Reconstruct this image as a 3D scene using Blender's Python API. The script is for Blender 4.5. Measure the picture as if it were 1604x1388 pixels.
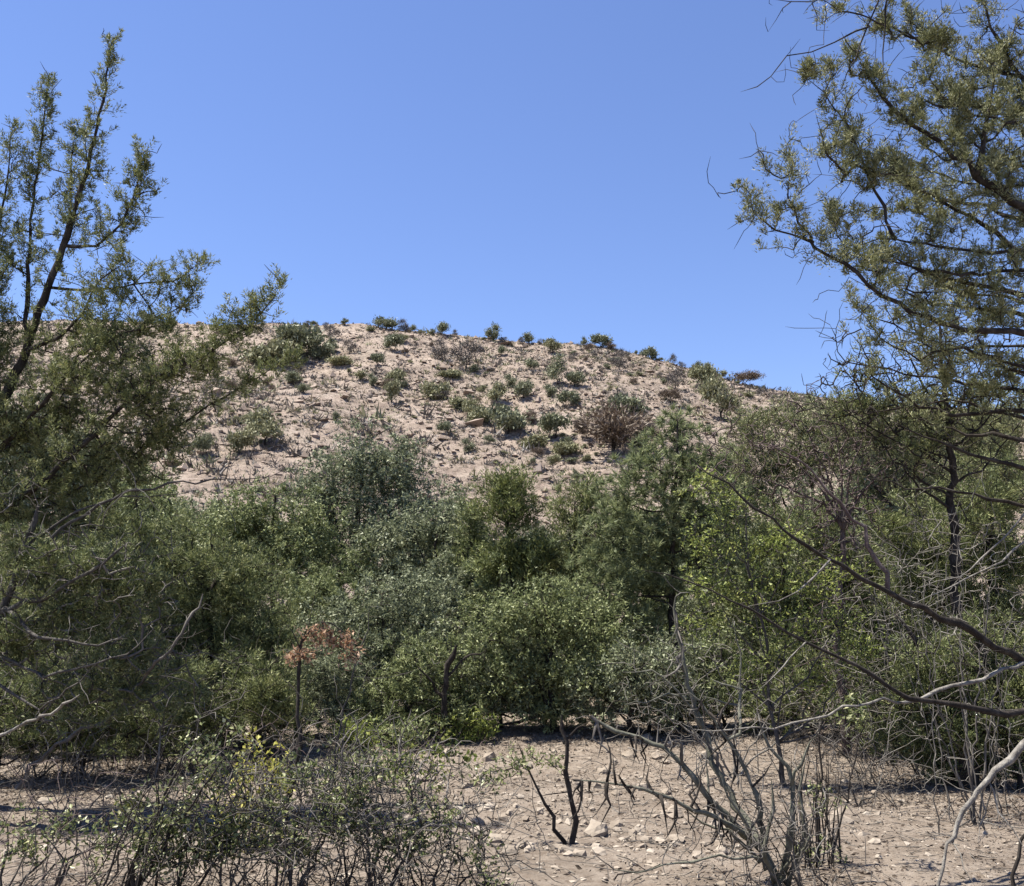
import bpy, math, random
import numpy as np

# ---------------------------------------------------------------- scene, camera, sky, sun
for o in list(bpy.data.objects): bpy.data.objects.remove(o)
S = bpy.context.scene
COL = S.collection
FPX, W, H = 1540.0, 1604.0, 1388.0          # focal length and frame in photograph pixels
EYE = np.array([0.0, 0.0, 1.7])
PITCH = math.atan(256 / FPX)
cam = bpy.data.cameras.new('camera')
cam.sensor_fit = 'HORIZONTAL'; cam.sensor_width = 36.0
cam.lens = 36.0 * FPX / W
cam.clip_start = 0.05; cam.clip_end = 5000
cob = bpy.data.objects.new('camera', cam); COL.objects.link(cob)
cob.location = EYE; cob.rotation_euler = (math.pi / 2 + PITCH, 0, 0)
S.camera = cob

SUN_EL, SUN_AZ = math.radians(67), math.radians(274)   # azimuth clockwise from +Y: high on the left
wd = bpy.data.worlds.new('World'); S.world = wd; wd.use_nodes = True
nt = wd.node_tree; nt.nodes.clear()
sky = nt.nodes.new('ShaderNodeTexSky'); sky.sky_type = 'NISHITA'; sky.sun_disc = False
sky.sun_elevation = SUN_EL; sky.sun_rotation = SUN_AZ
sky.altitude = 1500; sky.air_density = 1.3; sky.dust_density = 0.0; sky.ozone_density = 10.0
bg = nt.nodes.new('ShaderNodeBackground'); bg.inputs['Strength'].default_value = 0.07
out = nt.nodes.new('ShaderNodeOutputWorld')
wb = nt.nodes.new('ShaderNodeMix'); wb.data_type = 'RGBA'; wb.blend_type = 'MULTIPLY'; wb.inputs[0].default_value = 1.0
wb.inputs[7].default_value = (1.25, 1.03, 1.07, 1)          # the camera's even white balance over the whole sky
nt.links.new(sky.outputs[0], wb.inputs[6]); nt.links.new(wb.outputs[2], bg.inputs[0]); nt.links.new(bg.outputs[0], out.inputs[0])
sl = bpy.data.lights.new('sun', 'SUN'); sl.energy = 5.0; sl.angle = math.radians(0.53); sl.color = (1.0, 0.94, 0.83)
so = bpy.data.objects.new('sun', sl); COL.objects.link(so)
so.location = (-20, -20, 60)
so.rotation_euler = (math.pi / 2 - SUN_EL, 0, math.pi - SUN_AZ)
S.view_settings.view_transform = 'Standard'; S.view_settings.look = 'None'
S.view_settings.exposure = 1.35; S.view_settings.gamma = 1.0
S.render.resolution_x, S.render.resolution_y = 1024, 886
S.render.engine = 'CYCLES'; S.render.filter_size = 1.7
S.cycles.max_bounces = 6; S.cycles.diffuse_bounces = 3; S.cycles.transmission_bounces = 4

rng = np.random.default_rng(7)
CP, SP = math.cos(PITCH), math.sin(PITCH)

def P(px, py, d):
    """world point seen at photo pixel (px, py) at distance d along +Y"""
    u, v = (px - W / 2) / FPX, (H / 2 - py) / FPX
    dx, dy, dz = u, CP - v * SP, SP + v * CP
    return EYE + np.array([dx, dy, dz]) * (d / dy)

def nrm(a): return a / np.maximum(np.linalg.norm(a, axis=-1, keepdims=True), 1e-9)

# ---------------------------------------------------------------- value noise and terrain
def _h(ix, iy, s):
    v = np.sin(ix * 127.1 + iy * 311.7 + s * 74.7) * 43758.5453
    return v - np.floor(v)
def vnoise(x, y, s=0):
    x = np.asarray(x, float); y = np.asarray(y, float)
    ix, iy = np.floor(x), np.floor(y); fx, fy = x - ix, y - iy
    fx = fx * fx * (3 - 2 * fx); fy = fy * fy * (3 - 2 * fy)
    a, b = _h(ix, iy, s), _h(ix + 1, iy, s); c, d = _h(ix, iy + 1, s), _h(ix + 1, iy + 1, s)
    return (a + (b - a) * fx) * (1 - fy) + (c + (d - c) * fx) * fy - 0.5

_cr = [P(px, py, 150.0) for px, py in [(-900, 540), (-400, 515), (0, 503), (150, 501), (400, 506), (520, 506), (620, 514), (720, 523),
      (850, 532), (950, 541), (1000, 553), (1050, 567), (1130, 590), (1200, 603), (1320, 618), (1604, 655), (2000, 720), (2600, 800)]]
CX = np.array([p[0] for p in _cr]); CZ = np.array([p[2] for p in _cr])
_sp = [P(px, py, d) for px, py, d in [(-700, 575, 120), (-200, 560, 114), (200, 566, 108), (430, 573, 102), (560, 594, 96), (690, 634, 88), (800, 692, 80), (960, 745, 68), (1100, 800, 58), (1300, 930, 50)]]
SX = np.array([p[0] for p in _sp]); SY = np.array([p[1] for p in _sp]); SZ = np.array([p[2] for p in _sp])

def smax(a, b, k):
    h = np.clip(0.5 + 0.5 * (a - b) / k, 0, 1)
    return b + (a - b) * h + k * h * (1 - h)

def terrain(x, y):
    x = np.asarray(x, float); y = np.asarray(y, float)
    near = 0.02 * vnoise(x * 11, y * 11, 14) + 0.10 * vnoise(x * .35, y * .35, 1) + 0.07 * vnoise(x * .9, y * .9, 2) + 0.035 * vnoise(x * 2.6, y * 2.6, 3) + 0.016 * vnoise(x * 7, y * 7, 4)
    # shallow wash crossing in front, low bank behind it
    near = near + 0.10 * np.clip((y - 11.5) / 2.5, 0, 1) - 0.10 * np.exp(-((y - 9.6 - 0.25 * x) / 1.6) ** 2)
    Hc = np.interp(x, CX, CZ)
    t = (y - 62.0) / 88.0
    zm = np.where(t < 1, Hc * np.clip(t, -1, 1), Hc - 0.10 * (y - 150))
    yr, zr = np.interp(x, SX, SY), np.interp(x, SX, SZ)
    zs = np.where(y < yr, zr - 0.42 * (yr - y), zr - 0.30 * (y - yr))
    zh = smax(zm, zs, 2.2)
    amp = np.clip((y - 30) / 40, 0, 1)
    gul = vnoise(x * .09 + .02 * y, y * .025, 5)
    bump = (1.7 * gul + 0.9 * vnoise(x * .16, y * .16, 6) + 0.55 * vnoise(x * .45, y * .45, 7) + 0.28 * vnoise(x * 1.3, y * 1.3, 8))
    lw = y * .42 + 2.2 * vnoise(x * .12, y * .12, 21)
    bump = bump + .55 * (np.abs((lw * .5) % 1 - .5) - .25) * np.clip(vnoise(x * .1, y * .1, 22) * 4 + .3, 0, 1) - 1.3 * np.clip(.16 - np.abs(vnoise(x * .055 + 3, y * .03, 23)), 0, 1) * 4
    back = np.clip((150 - y) / 25, 0.6, 1)
    zh = zh + amp * bump * back
    return smax(near, zh, 1.2 * np.clip((y - 22) / 15, 0.05, 1))

def G(px, py):
    """first terrain point on the ray through a photo pixel"""
    ys = np.concatenate([np.arange(3, 30, .02), np.arange(30, 170, .1)])
    p0 = P(px, py, 1.0) - EYE
    xs, zs = p0[0] * ys, EYE[2] + p0[2] * ys
    below = zs < terrain(xs, ys)
    i = int(np.argmax(below)) if below.any() else len(ys) - 1
    return np.array([xs[i], ys[i], float(terrain(xs[i], ys[i]))])

# ---------------------------------------------------------------- materials
def newmat(name):
    m = bpy.data.materials.new(name); m.use_nodes = True
    t = m.node_tree; t.nodes.clear()
    return m, t, t.nodes.new, t.links.new
def ramp(N, stops):
    r = N('ShaderNodeValToRGB'); e = r.color_ramp.elements
    while len(e) < len(stops): e.new(0.5)
    for k, (p, c) in enumerate(stops): e[k].position = p; e[k].color = (*c, 1)
    return r
K = 0.60          # overall albedo level
def dk(c): return tuple(v * K for v in c)
def leafmat(name, cols, trans=0.22, rough=0.55, spec=0.25, gain=2.05):
    cols = [tuple(min(.6, v * gain * K) for v in c) for c in cols]
    m, t, N, L = newmat(name)
    at = N('ShaderNodeAttribute'); at.attribute_name = 'tint'
    r = ramp(N, [(i / (len(cols) - 1), c) for i, c in enumerate(cols)]); L(at.outputs['Fac'], r.inputs[0])
    b = N('ShaderNodeBsdfPrincipled'); b.inputs['Roughness'].default_value = rough; b.inputs['Specular IOR Level'].default_value = spec
    L(r.outputs[0], b.inputs['Base Color'])
    tr = N('ShaderNodeBsdfTranslucent'); L(r.outputs[0], tr.inputs[0])
    mx = N('ShaderNodeMixShader'); mx.inputs[0].default_value = trans
    L(b.outputs[0], mx.inputs[1]); L(tr.outputs[0], mx.inputs[2])
    o = N('ShaderNodeOutputMaterial'); L(mx.outputs[0], o.inputs[0])
    return m
def barkmat(name, c0, c1, c2, scale=14, bump=0.5):
    m, t, N, L = newmat(name)
    tc = N('ShaderNodeTexCoord'); mp = N('ShaderNodeMapping'); mp.inputs['Scale'].default_value = (1, 1, .45)
    L(tc.outputs['Object'], mp.inputs[0])
    n = N('ShaderNodeTexNoise'); n.inputs['Scale'].default_value = scale; n.inputs['Detail'].default_value = 7; n.inputs['Roughness'].default_value = .7
    L(mp.outputs[0], n.inputs[0])
    r = ramp(N, [(.32, dk(c0)), (.5, dk(c1)), (.68, dk(c2))]); L(n.outputs['Fac'], r.inputs[0])
    n2 = N('ShaderNodeTexNoise'); n2.inputs['Scale'].default_value = scale * 6; n2.inputs['Detail'].default_value = 4; L(mp.outputs[0], n2.inputs[0])
    bp = N('ShaderNodeBump'); bp.inputs['Strength'].default_value = bump; bp.inputs['Distance'].default_value = .01; L(n2.outputs['Fac'], bp.inputs['Height'])
    b = N('ShaderNodeBsdfPrincipled'); b.inputs['Roughness'].default_value = .9; b.inputs['Specular IOR Level'].default_value = .15
    L(r.outputs[0], b.inputs['Base Color']); L(bp.outputs[0], b.inputs['Normal'])
    o = N('ShaderNodeOutputMaterial'); L(b.outputs[0], o.inputs[0])
    return m

M = {}
M['juniper'] = leafmat('juniper_green', [(.045, .055, .022), (.095, .112, .042), (.155, .172, .068), (.24, .24, .11)])
M['juniper_olive'] = leafmat('juniper_olive', [(.055, .064, .028), (.115, .125, .055), (.18, .188, .092), (.28, .275, .15)], gain=1.95)
M['juniper_dark'] = leafmat('juniper_dark', [(.038, .048, .020), (.085, .105, .042), (.145, .165, .066), (.23, .235, .11)])
M['juniper_fresh'] = leafmat('juniper_fresh', [(.05, .064, .022), (.105, .128, .042), (.165, .185, .062), (.24, .25, .1)], gain=1.75)
M['oak_grey'] = leafmat('oak_grey', [(.055, .064, .038), (.112, .13, .075), (.175, .195, .115), (.26, .275, .175)], trans=.22, rough=.5, spec=.2)
M['oak_green'] = leafmat('oak_green', [(.052, .064, .028), (.108, .13, .054), (.17, .195, .085), (.26, .28, .14)], trans=.24, rough=.5, spec=.22)
M['pine'] = leafmat('pine_needles', [(.06, .075, .035), (.115, .14, .065), (.175, .2, .095), (.25, .265, .14)], trans=.3)
M['hackberry'] = leafmat('hackberry_leaf', [(.06, .08, .025), (.12, .15, .038), (.19, .225, .055), (.32, .34, .11)], trans=.34, rough=.5, gain=1.95)
M['yellowgreen'] = leafmat('yellow_green_leaf', [(.13, .14, .03), (.22, .22, .045), (.32, .31, .07), (.45, .42, .13)], trans=.4, rough=.5)
M['thicket'] = leafmat('thicket_leaf', [(.055, .07, .025), (.10, .125, .045), (.17, .19, .075), (.36, .36, .2)], trans=.3, rough=.4, spec=.4)
M['orange'] = leafmat('withered_orange_leaf', [(.17, .095, .055), (.33, .19, .11), (.47, .30, .19), (.6, .45, .33)], trans=.35, gain=1.5)
M['hill_green'] = leafmat('hill_shrub_green', [(.05, .06, .035), (.095, .108, .062), (.15, .162, .1), (.23, .235, .15)], trans=.15, gain=2.0)
M['hill_olive'] = leafmat('hill_shrub_olive', [(.07, .075, .04), (.125, .13, .07), (.18, .18, .1), (.26, .25, .15)], trans=.15)
M['hill_grey'] = leafmat('hill_shrub_grey', [(.07, .062, .055), (.125, .112, .1), (.19, .172, .155), (.3, .27, .25)], trans=.1, gain=1.0)
M['hill_brown'] = leafmat('hill_shrub_brown', [(.11, .08, .06), (.18, .135, .1), (.24, .185, .14), (.33, .265, .21)], trans=.15, gain=1.0)
M['drygrass'] = leafmat('dry_grass', [(.14, .12, .08), (.24, .2, .13), (.34, .29, .2), (.46, .41, .3)], trans=.25, rough=.7, gain=1.0)
M['litter'] = leafmat('leaf_litter', [(.06, .044, .034), (.13, .098, .073), (.24, .185, .14), (.42, .35, .28)], trans=.05, rough=.8, gain=1.0)
M['bark_dark'] = barkmat('dark_bark', (.022, .018, .015), (.05, .042, .036), (.11, .097, .085))
M['bark_grey'] = barkmat('grey_bark', (.05, .044, .038), (.11, .10, .09), (.2, .185, .165))
M['dead_grey'] = barkmat('dead_grey_wood', (.085, .076, .068), (.17, .155, .14), (.32, .3, .27), scale=9)
M['dead_pale'] = barkmat('dead_pale_wood', (.13, .115, .1), (.28, .26, .23), (.44, .415, .37), scale=18, bump=.8)
M['bark_green'] = barkmat('grey_green_bark', (.10, .1, .075), (.18, .18, .14), (.3, .295, .24))
M['bark_red'] = barkmat('reddish_twig_bark', (.07, .05, .045), (.14, .105, .1), (.24, .2, .19))

def groundmat(name, hill):
    m, t, N, L = newmat(name)
    tc = N('ShaderNodeTexCoord'); ge = N('ShaderNodeNewGeometry')
    def noise(s, d=6, r=.6):
        n = N('ShaderNodeTexNoise'); n.inputs['Scale'].default_value = s; n.inputs['Detail'].default_value = d; n.inputs['Roughness'].default_value = r
        L(ge.outputs['Position'], n.inputs['Vector']); return n
    def mix(fac, a, b, mode='MIX'):
        x = N('ShaderNodeMix'); x.data_type = 'RGBA'; x.blend_type = mode
        if isinstance(fac, float): x.inputs[0].default_value = fac
        else: L(fac, x.inputs[0])
        for sck, v in ((x.inputs[6], a), (x.inputs[7], b)):
            if isinstance(v, tuple): sck.default_value = (*dk(v), 1)
            else: L(v, sck)
        return x.outputs[2]
    if hill:
        c = ramp(N, [(.3, dk((.40, .305, .25))), (.5, dk((.55, .435, .365))), (.7, dk((.66, .555, .48)))]); L(noise(.25, 8, .7).outputs[0], c.inputs[0])
        f = ramp(N, [(.40, (0, 0, 0)), (.60, (1, 1, 1))]); L(noise(2.2, 6, .75).outputs[0], f.inputs[0])
        c1 = mix(f.outputs[0], c.outputs[0], mix(.55, c.outputs[0], (.52, .45, .36)))
        f2 = ramp(N, [(.56, (0, 0, 0)), (.66, (1, 1, 1))]); L(noise(.9, 8, .8).outputs[0], f2.inputs[0])
        c2 = mix(f2.outputs[0], c1, mix(.5, c1, (.19, .145, .115)))
        f3 = ramp(N, [(.55, (0, 0, 0)), (.75, (.5, .5, .5))]); L(noise(.06, 3).outputs[0], f3.inputs[0])
        c3 = mix(f3.outputs[0], c2, (.31, .275, .205))
        f4 = ramp(N, [(.50, (0, 0, 0)), (.58, (.75, .75, .75))]); L(noise(.35, 9, .85).outputs[0], f4.inputs[0])
        c4 = mix(f4.outputs[0], c3, (.235, .18, .15))
        f5 = ramp(N, [(.50, (0, 0, 0)), (.60, (.85, .85, .85))]); L(noise(2.4, 7, .85).outputs[0], f5.inputs[0])
        col = mix(f5.outputs[0], c4, (.2, .165, .125))
        hs = [(noise(3.0, 8, .8), 1.0, .25)]
    else:
        c = ramp(N, [(.3, dk((.16, .126, .098))), (.5, dk((.275, .222, .178))), (.7, dk((.40, .337, .28)))]); L(noise(.8, 8, .7).outputs[0], c.inputs[0])
        f = ramp(N, [(.42, (0, 0, 0)), (.62, (1, 1, 1))]); L(noise(14, 6, .75).outputs[0], f.inputs[0])
        c1 = mix(f.outputs[0], c.outputs[0], mix(.6, c.outputs[0], (.52, .45, .38)))
        f2 = ramp(N, [(.52, (0, 0, 0)), (.64, (1, 1, 1))]); L(noise(3.5, 8, .8).outputs[0], f2.inputs[0])
        col = mix(f2.outputs[0], c1, mix(.55, c1, (.13, .095, .07)))
        hs = [(noise(40, 6, .8), 1.0, .02)]
    b = N('ShaderNodeBsdfPrincipled'); b.inputs['Roughness'].default_value = .95; b.inputs['Specular IOR Level'].default_value = .1
    L(col, b.inputs['Base Color'])
    prev = None
    for n, s, dist in hs:
        bp = N('ShaderNodeBump'); bp.inputs['Strength'].default_value = s; bp.inputs['Distance'].default_value = dist
        L(n.outputs[0], bp.inputs['Height'])
        if prev: L(prev, bp.inputs['Normal'])
        prev = bp.outputs[0]
    L(prev, b.inputs['Normal'])
    o = N('ShaderNodeOutputMaterial'); L(b.outputs[0], o.inputs[0])
    return m
M['ground'] = groundmat('wash_ground', False)
M['hill'] = groundmat('hill_ground', True)
def rockmat(name, c0, c1, c2):
    m, t, N, L = newmat(name)
    ge = N('ShaderNodeNewGeometry'); oi = N('ShaderNodeObjectInfo')
    n = N('ShaderNodeTexNoise'); n.inputs['Scale'].default_value = 9; n.inputs['Detail'].default_value = 7; n.inputs['Roughness'].default_value = .7
    L(ge.outputs['Position'], n.inputs['Vector'])
    at = N('ShaderNodeAttribute'); at.attribute_name = 'tint'
    ad = N('ShaderNodeMath'); ad.operation = 'ADD'; L(at.outputs['Fac'], ad.inputs[0]); L(n.outputs['Fac'], ad.inputs[1])
    a2 = N('ShaderNodeMath'); a2.operation = 'MULTIPLY_ADD'; L(oi.outputs['Random'], a2.inputs[0]); a2.inputs[1].default_value = .35; L(ad.outputs[0], a2.inputs[2])
    r = ramp(N, [(.3, dk(c0)), (.7, dk(c1)), (1.0, dk(c2))])
    dv = N('ShaderNodeMath'); dv.operation = 'MULTIPLY'; dv.inputs[1].default_value = .6; L(a2.outputs[0], dv.inputs[0]); L(dv.outputs[0], r.inputs[0])
    n2 = N('ShaderNodeTexNoise'); n2.inputs['Scale'].default_value = 60; n2.inputs['Detail'].default_value = 4; L(ge.outputs['Position'], n2.inputs['Vector'])
    bp = N('ShaderNodeBump'); bp.inputs['Strength'].default_value = .5; bp.inputs['Distance'].default_value = .008; L(n2.outputs['Fac'], bp.inputs['Height'])
    b = N('ShaderNodeBsdfPrincipled'); b.inputs['Roughness'].default_value = .85; b.inputs['Specular IOR Level'].default_value = .2
    L(r.outputs[0], b.inputs['Base Color']); L(bp.outputs[0], b.inputs['Normal'])
    o = N('ShaderNodeOutputMaterial'); L(b.outputs[0], o.inputs[0])
    return m
M['rock'] = rockmat('pale_rock', (.32, .265, .21), (.58, .51, .43), (.82, .77, .69))
M['hillrock'] = rockmat('hill_rock', (.26, .2, .16), (.48, .385, .32), (.68, .59, .51))

# ---------------------------------------------------------------- mesh helpers
def rawmesh(name, V, F, mats, tint=None, smooth=False, midx=None):
    V = np.asarray(V, np.float32).reshape(-1, 3)
    me = bpy.data.meshes.new(name)
    Fs = F if isinstance(F, list) else [F]
    Fs = [np.asarray(f, np.int32) for f in Fs if len(f)]
    me.vertices.add(len(V)); me.vertices.foreach_set('co', V.ravel())
    lv = np.concatenate([f.ravel() for f in Fs]) if Fs else np.zeros(0, np.int32)
    tot = np.concatenate([np.full(len(f), f.shape[1], np.int32) for f in Fs]) if Fs else np.zeros(0, np.int32)
    me.loops.add(len(lv)); me.loops.foreach_set('vertex_index', lv)
    me.polygons.add(len(tot))
    st = np.zeros(len(tot), np.int32); st[1:] = np.cumsum(tot)[:-1]
    me.polygons.foreach_set('loop_start', st)
    me.polygons.foreach_set('use_smooth', np.full(len(tot), smooth, bool))
    for m in (mats if isinstance(mats, (list, tuple)) else [mats]): me.materials.append(m)
    if midx is not None: me.polygons.foreach_set('material_index', np.asarray(midx, np.int32))
    if tint is not None:
        a = me.attributes.new('tint', 'FLOAT', 'POINT'); a.data.foreach_set('value', np.asarray(tint, np.float32))
    me.update(calc_edges=True)
    return me

def link(name, me, parent=None, loc=None):
    o = bpy.data.objects.new(name, me); COL.objects.link(o)
    if parent is not None: o.parent = parent
    if loc is not None: o.location = loc
    return o
def tag(o, label=None, cat=None, group=None, kind=None):
    if label: o['label'] = label
    if cat: o['category'] = cat
    if group: o['group'] = group
    if kind: o['kind'] = kind
    return o

def leaf_geo(c, d, ln, wd, quad, r):
    """arrays of leaf bases, directions, lengths and widths -> vertices, faces"""
    n = len(c)
    side = nrm(np.cross(d, r.normal(size=(n, 3))))
    ln = ln[:, None]; wd = wd[:, None]
    if quad:
        up = np.cross(side, d)
        m = c + d * ln * .48
        V = np.stack([c, m + side * wd * .5 + up * wd * .12, c + d * ln, m - side * wd * .5 + up * wd * .12], 1)
        F = np.arange(n * 4).reshape(n, 4)
    else:
        V = np.stack([c - side * wd * .5 , c + side * wd * .5, c + d * ln], 1)
        # widest a third of the way up: shift the tip a little so that triangles differ
        V[:, 2] += side * wd * r.normal(size=(n, 1)) * .35
        F = np.arange(n * 3).reshape(n, 3)
    return V.reshape(-1, 3), F

def clusters(ctr, axis, n_each, Lc, Rc, ln, wd, style, r, quad=False):
    """leaves gathered in sprays round cluster centres"""
    k = len(ctr); idx = np.repeat(np.arange(k), n_each); n = len(idx)
    a = axis[idx]; rv = nrm(r.normal(size=(n, 3)))
    scale = (0.5 + 1.0 * r.random(k))[idx]
    if style == 'spray':          # scale-leaved juniper: tufts pointing along the twig
        t = r.random(n) * 1.25 - .35
        rad = np.cross(a, rv); rad = nrm(rad)
        off = a * (t * Lc * scale)[:, None] + rad * (Rc * scale * (1 - .55 * np.clip(t, 0, 1)) * np.abs(r.normal(size=n)) * .75)[:, None]
        d = nrm(a * .8 + rad * .65 + rv * .45)
    elif style == 'needle':       # needles bristling from short shoots
        t = r.random(n)
        off = a * (t * Lc * scale)[:, None] + rv * (Rc * .25 * r.random(n))[:, None]
        d = nrm(a * .55 + rv)
    else:                         # broad leaves: loose balls
        off = rv * (Rc * scale * np.abs(r.normal(size=n)) * .62)[:, None] + a * (Lc * .3 * r.random(n))[:, None]
        d = nrm(r.normal(size=(n, 3)) + np.array([0, 0, .25]) + rv * .5)
    l = ln * (.65 + .7 * r.random(n)); w = wd * (.65 + .7 * r.random(n))
    V, F = leaf_geo(ctr[idx] + off, d, l, w, quad, r)
    ct = r.random(k)
    tint = np.clip(.5 + .45 * (ct[idx] - .5) + .28 * r.normal(size=n), 0, 1)
    return V, F, np.repeat(tint, 4 if quad else 3)

def catmull(pts, seg):
    pts = np.asarray(pts, float)
    if len(pts) == 1: return pts
    q = np.vstack([2 * pts[0] - pts[1], pts, 2 * pts[-1] - pts[-2]])
    kink = .55
    o = []
    for i in range(1, len(q) - 2):
        a, b, c, d = q[i - 1], q[i], q[i + 1], q[i + 2]
        n = max(1, int(round(np.linalg.norm(c - b) / seg)))
        for t in np.arange(n) / n:
            o.append((1 - kink) * .5 * (2 * b + (c - a) * t + (2 * a - 5 * b + 4 * c - d) * t * t + (3 * b - a - 3 * c + d) * t ** 3) + kink * (b + (c - b) * t))
    o.append(pts[-1])
    return np.array(o)

class Skel:
    """woody skeleton: nodes with parents, radii and the part each belongs to"""
    def __init__(s, r, cap=60000):
        s.p = np.zeros((cap, 3)); s.par = np.full(cap, -1, int); s.rad = np.zeros(cap); s.pid = np.zeros(cap, int); s.n = 0; s.r = r
        s.fix = np.zeros(cap, bool)
    def add(s, pos, par, pid, rad=0.0, fix=False):
        i = s.n; s.p[i] = pos; s.par[i] = par; s.pid[i] = pid; s.rad[i] = rad; s.fix[i] = fix; s.n += 1
        return i
    def path(s, pts, r0, r1, pid, par=None, seg=.12, wob=.012):
        q = catmull(pts, seg)
        q[1:-1] += s.r.normal(size=q[1:-1].shape) * wob
        if par is None and s.n:      # spring from the nearest wood already there, tangent-free
            dd = np.linalg.norm(s.p[:s.n] - q[0], axis=1); j = int(np.argmin(dd))
            par = j if dd[j] < .6 else -1
        elif par is None: par = -1
        ids = []
        for k, pt in enumerate(q):
            t = k / max(1, len(q) - 1)
            par = s.add(pt, par, pid, (r0 + (r1 - r0) * t ** .8) * (1 + .10 * s.r.normal()), True); ids.append(par)
        return ids
    def grow(s, A, base, pid, rt, seg=.1, back=.4, bow=.3, droop=0.0, maxd=9.):
        """connect attractors to the nearest wood with bowed twigs; returns tip axes and kept attractors"""
        d0 = np.array([np.min(np.linalg.norm(s.p[:s.n] - a, axis=1)) for a in A])
        o = np.argsort(d0); ax = []; kept = []
        for i in o:
            a = A[i]; q = s.p[:s.n]
            dd = np.linalg.norm(q - a, axis=1)
            cost = dd + back * np.maximum(0, np.linalg.norm(q - base, axis=1) - np.linalg.norm(a - base))
            j = int(np.argmin(cost)); L = dd[j]
            if L > maxd: continue
            if L < .015: ax.append(np.array([0, 0, 1.])); kept.append(a); continue
            pj = s.par[j]
            pd = s.p[j] - s.p[pj] if pj >= 0 else np.array([0, 0, 1.])
            pd = pd / (np.linalg.norm(pd) + 1e-9)
            c = s.p[j] + (a - s.p[j]) * .5 + pd * L * bow * .5 + s.r.normal(size=3) * L * .06 - np.array([0, 0, 1]) * droop * L
            n = max(2, min(8, int(L / seg) + 1)); par = j
            for k in range(1, n + 1):
                t = k / n
                pt = s.p[j] * (1 - t) ** 2 + c * 2 * t * (1 - t) + a * t * t
                if k < n: pt = pt + s.r.normal(size=3) * (L / n * .10)
                par = s.add(pt, par, pid, rt)
            ax.append(s.p[par] - s.p[s.par[par]]); kept.append(a)
        return nrm(np.array(ax)), np.array(kept)
    def finish(s, rt, expo=2.4, rmax=1e9):
        acc = np.zeros(s.n)
        for i in range(s.n - 1, -1, -1):
            if s.fix[i]: continue
            r_ = max(rt, acc[i] ** (1 / expo)) if acc[i] > 0 else rt
            s.rad[i] = min(r_, rmax)
            if s.par[i] >= 0: acc[s.par[i]] += s.rad[i] ** expo
    def tubes(s, pids, kbig=7, origin=None, thick=.012):
        """mesh data of the wood of the parts in pids"""
        ch = [[] for _ in range(s.n)]
        for i in range(s.n):
            if s.par[i] >= 0: ch[s.par[i]].append(i)
        pos, rad, tan, first, chain = [], [], [], [], []
        starts = []
        main = np.full(s.n, -1, int)
        for i in range(s.n):
            c = [j for j in ch[i] if s.pid[j] == s.pid[i]]
            if c: main[i] = max(c, key=lambda j: (s.fix[j], s.rad[j]))
        for i in range(s.n):
            if s.pid[i] in pids and (s.par[i] < 0 or main[s.par[i]] != i): starts.append(i)
        chains = []
        for i in starts:
            q = []
            if s.par[i] >= 0: q.append((s.p[s.par[i]], s.rad[i] if not s.fix[i] else s.rad[i]))
            j = i
            while j >= 0: q.append((s.p[j], s.rad[j])); j = main[j]
            if len(q) > 1: chains.append(q)
        outV, outF, base = [], [], 0
        for K, sel in ((3, lambda r: r < thick * .5), (5, lambda r: thick * .5 <= r < thick * 2), (kbig, lambda r: r >= thick * 2)):
            cs = [q for q in chains if sel(max(x[1] for x in q))]
            if not cs: continue
            pos = np.array([x[0] for q in cs for x in q]); rr = np.array([x[1] for q in cs for x in q])
            ln = np.array([len(q) for q in cs]); end = np.cumsum(ln); beg = end - ln
            nx = np.arange(len(pos)) + 1; nx[end - 1] = end - 1
            pv = np.arange(len(pos)) - 1; pv[beg] = beg
            t = nrm(pos[nx] - pos[pv])
            mean = nrm(pos[end - 1] - pos[beg]); ref = np.zeros_like(mean); ref[np.arange(len(cs)), np.argmin(np.abs(mean), 1)] = 1
            ref = np.repeat(ref, ln, 0)
            u = nrm(np.cross(t, ref)); v = np.cross(t, u)
            rr = rr.copy(); rr[end - 1] *= .35
            an = np.arange(K) / K * 2 * math.pi
            jit = 1 + (s.r.normal(size=(len(pos), K)) * .12 if K >= 5 else 0 * np.zeros((len(pos), K)))
            V = pos[:, None] + (u[:, None] * np.cos(an)[None, :, None] + v[:, None] * np.sin(an)[None, :, None]) * (rr[:, None] * jit)[:, :, None]
            i0 = np.setdiff1d(np.arange(len(pos)), end - 1)
            k0 = np.arange(K); k1 = (k0 + 1) % K
            F = np.stack([i0[:, None] * K + k0, i0[:, None] * K + k1, (i0[:, None] + 1) * K + k1, (i0[:, None] + 1) * K + k0], 2).reshape(-1, 4)
            outV.append(V.reshape(-1, 3)); outF.append(F + base); base += len(pos) * K
        if not outV: return None
        return np.concatenate(outV), np.concatenate(outF)

def ell_sample(lobes, n, r, clump=9, sig=.24, shell=.42, shoots=.13):
    """attractors gathered in clumps inside ellipsoidal lobes (centre, radii)"""
    out = []
    wts = np.array([R[0] * R[2] for _, R in lobes]); wts = wts / wts.sum()
    for (c, R), w in zip(lobes, wts):
        m = max(4, int(round(n * w)))
        kc = max(3, int(clump * (.6 + .8 * r.random())))
        cc = nrm(r.normal(size=(kc, 3))) * (r.random(kc) ** shell * (.72 + .36 * r.random(kc)))[:, None]
        q = cc[r.integers(0, kc, m)] + r.normal(size=(m, 3)) * sig
        k = r.random(m) < shoots                    # shoots standing out beyond the rounded mass
        q[k] = nrm(q[k] + np.array([0, 0, .35])) * (1.02 + .38 * r.random((k.sum(), 1)))
        out.append(c + q * R)
    return np.concatenate(out)

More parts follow.
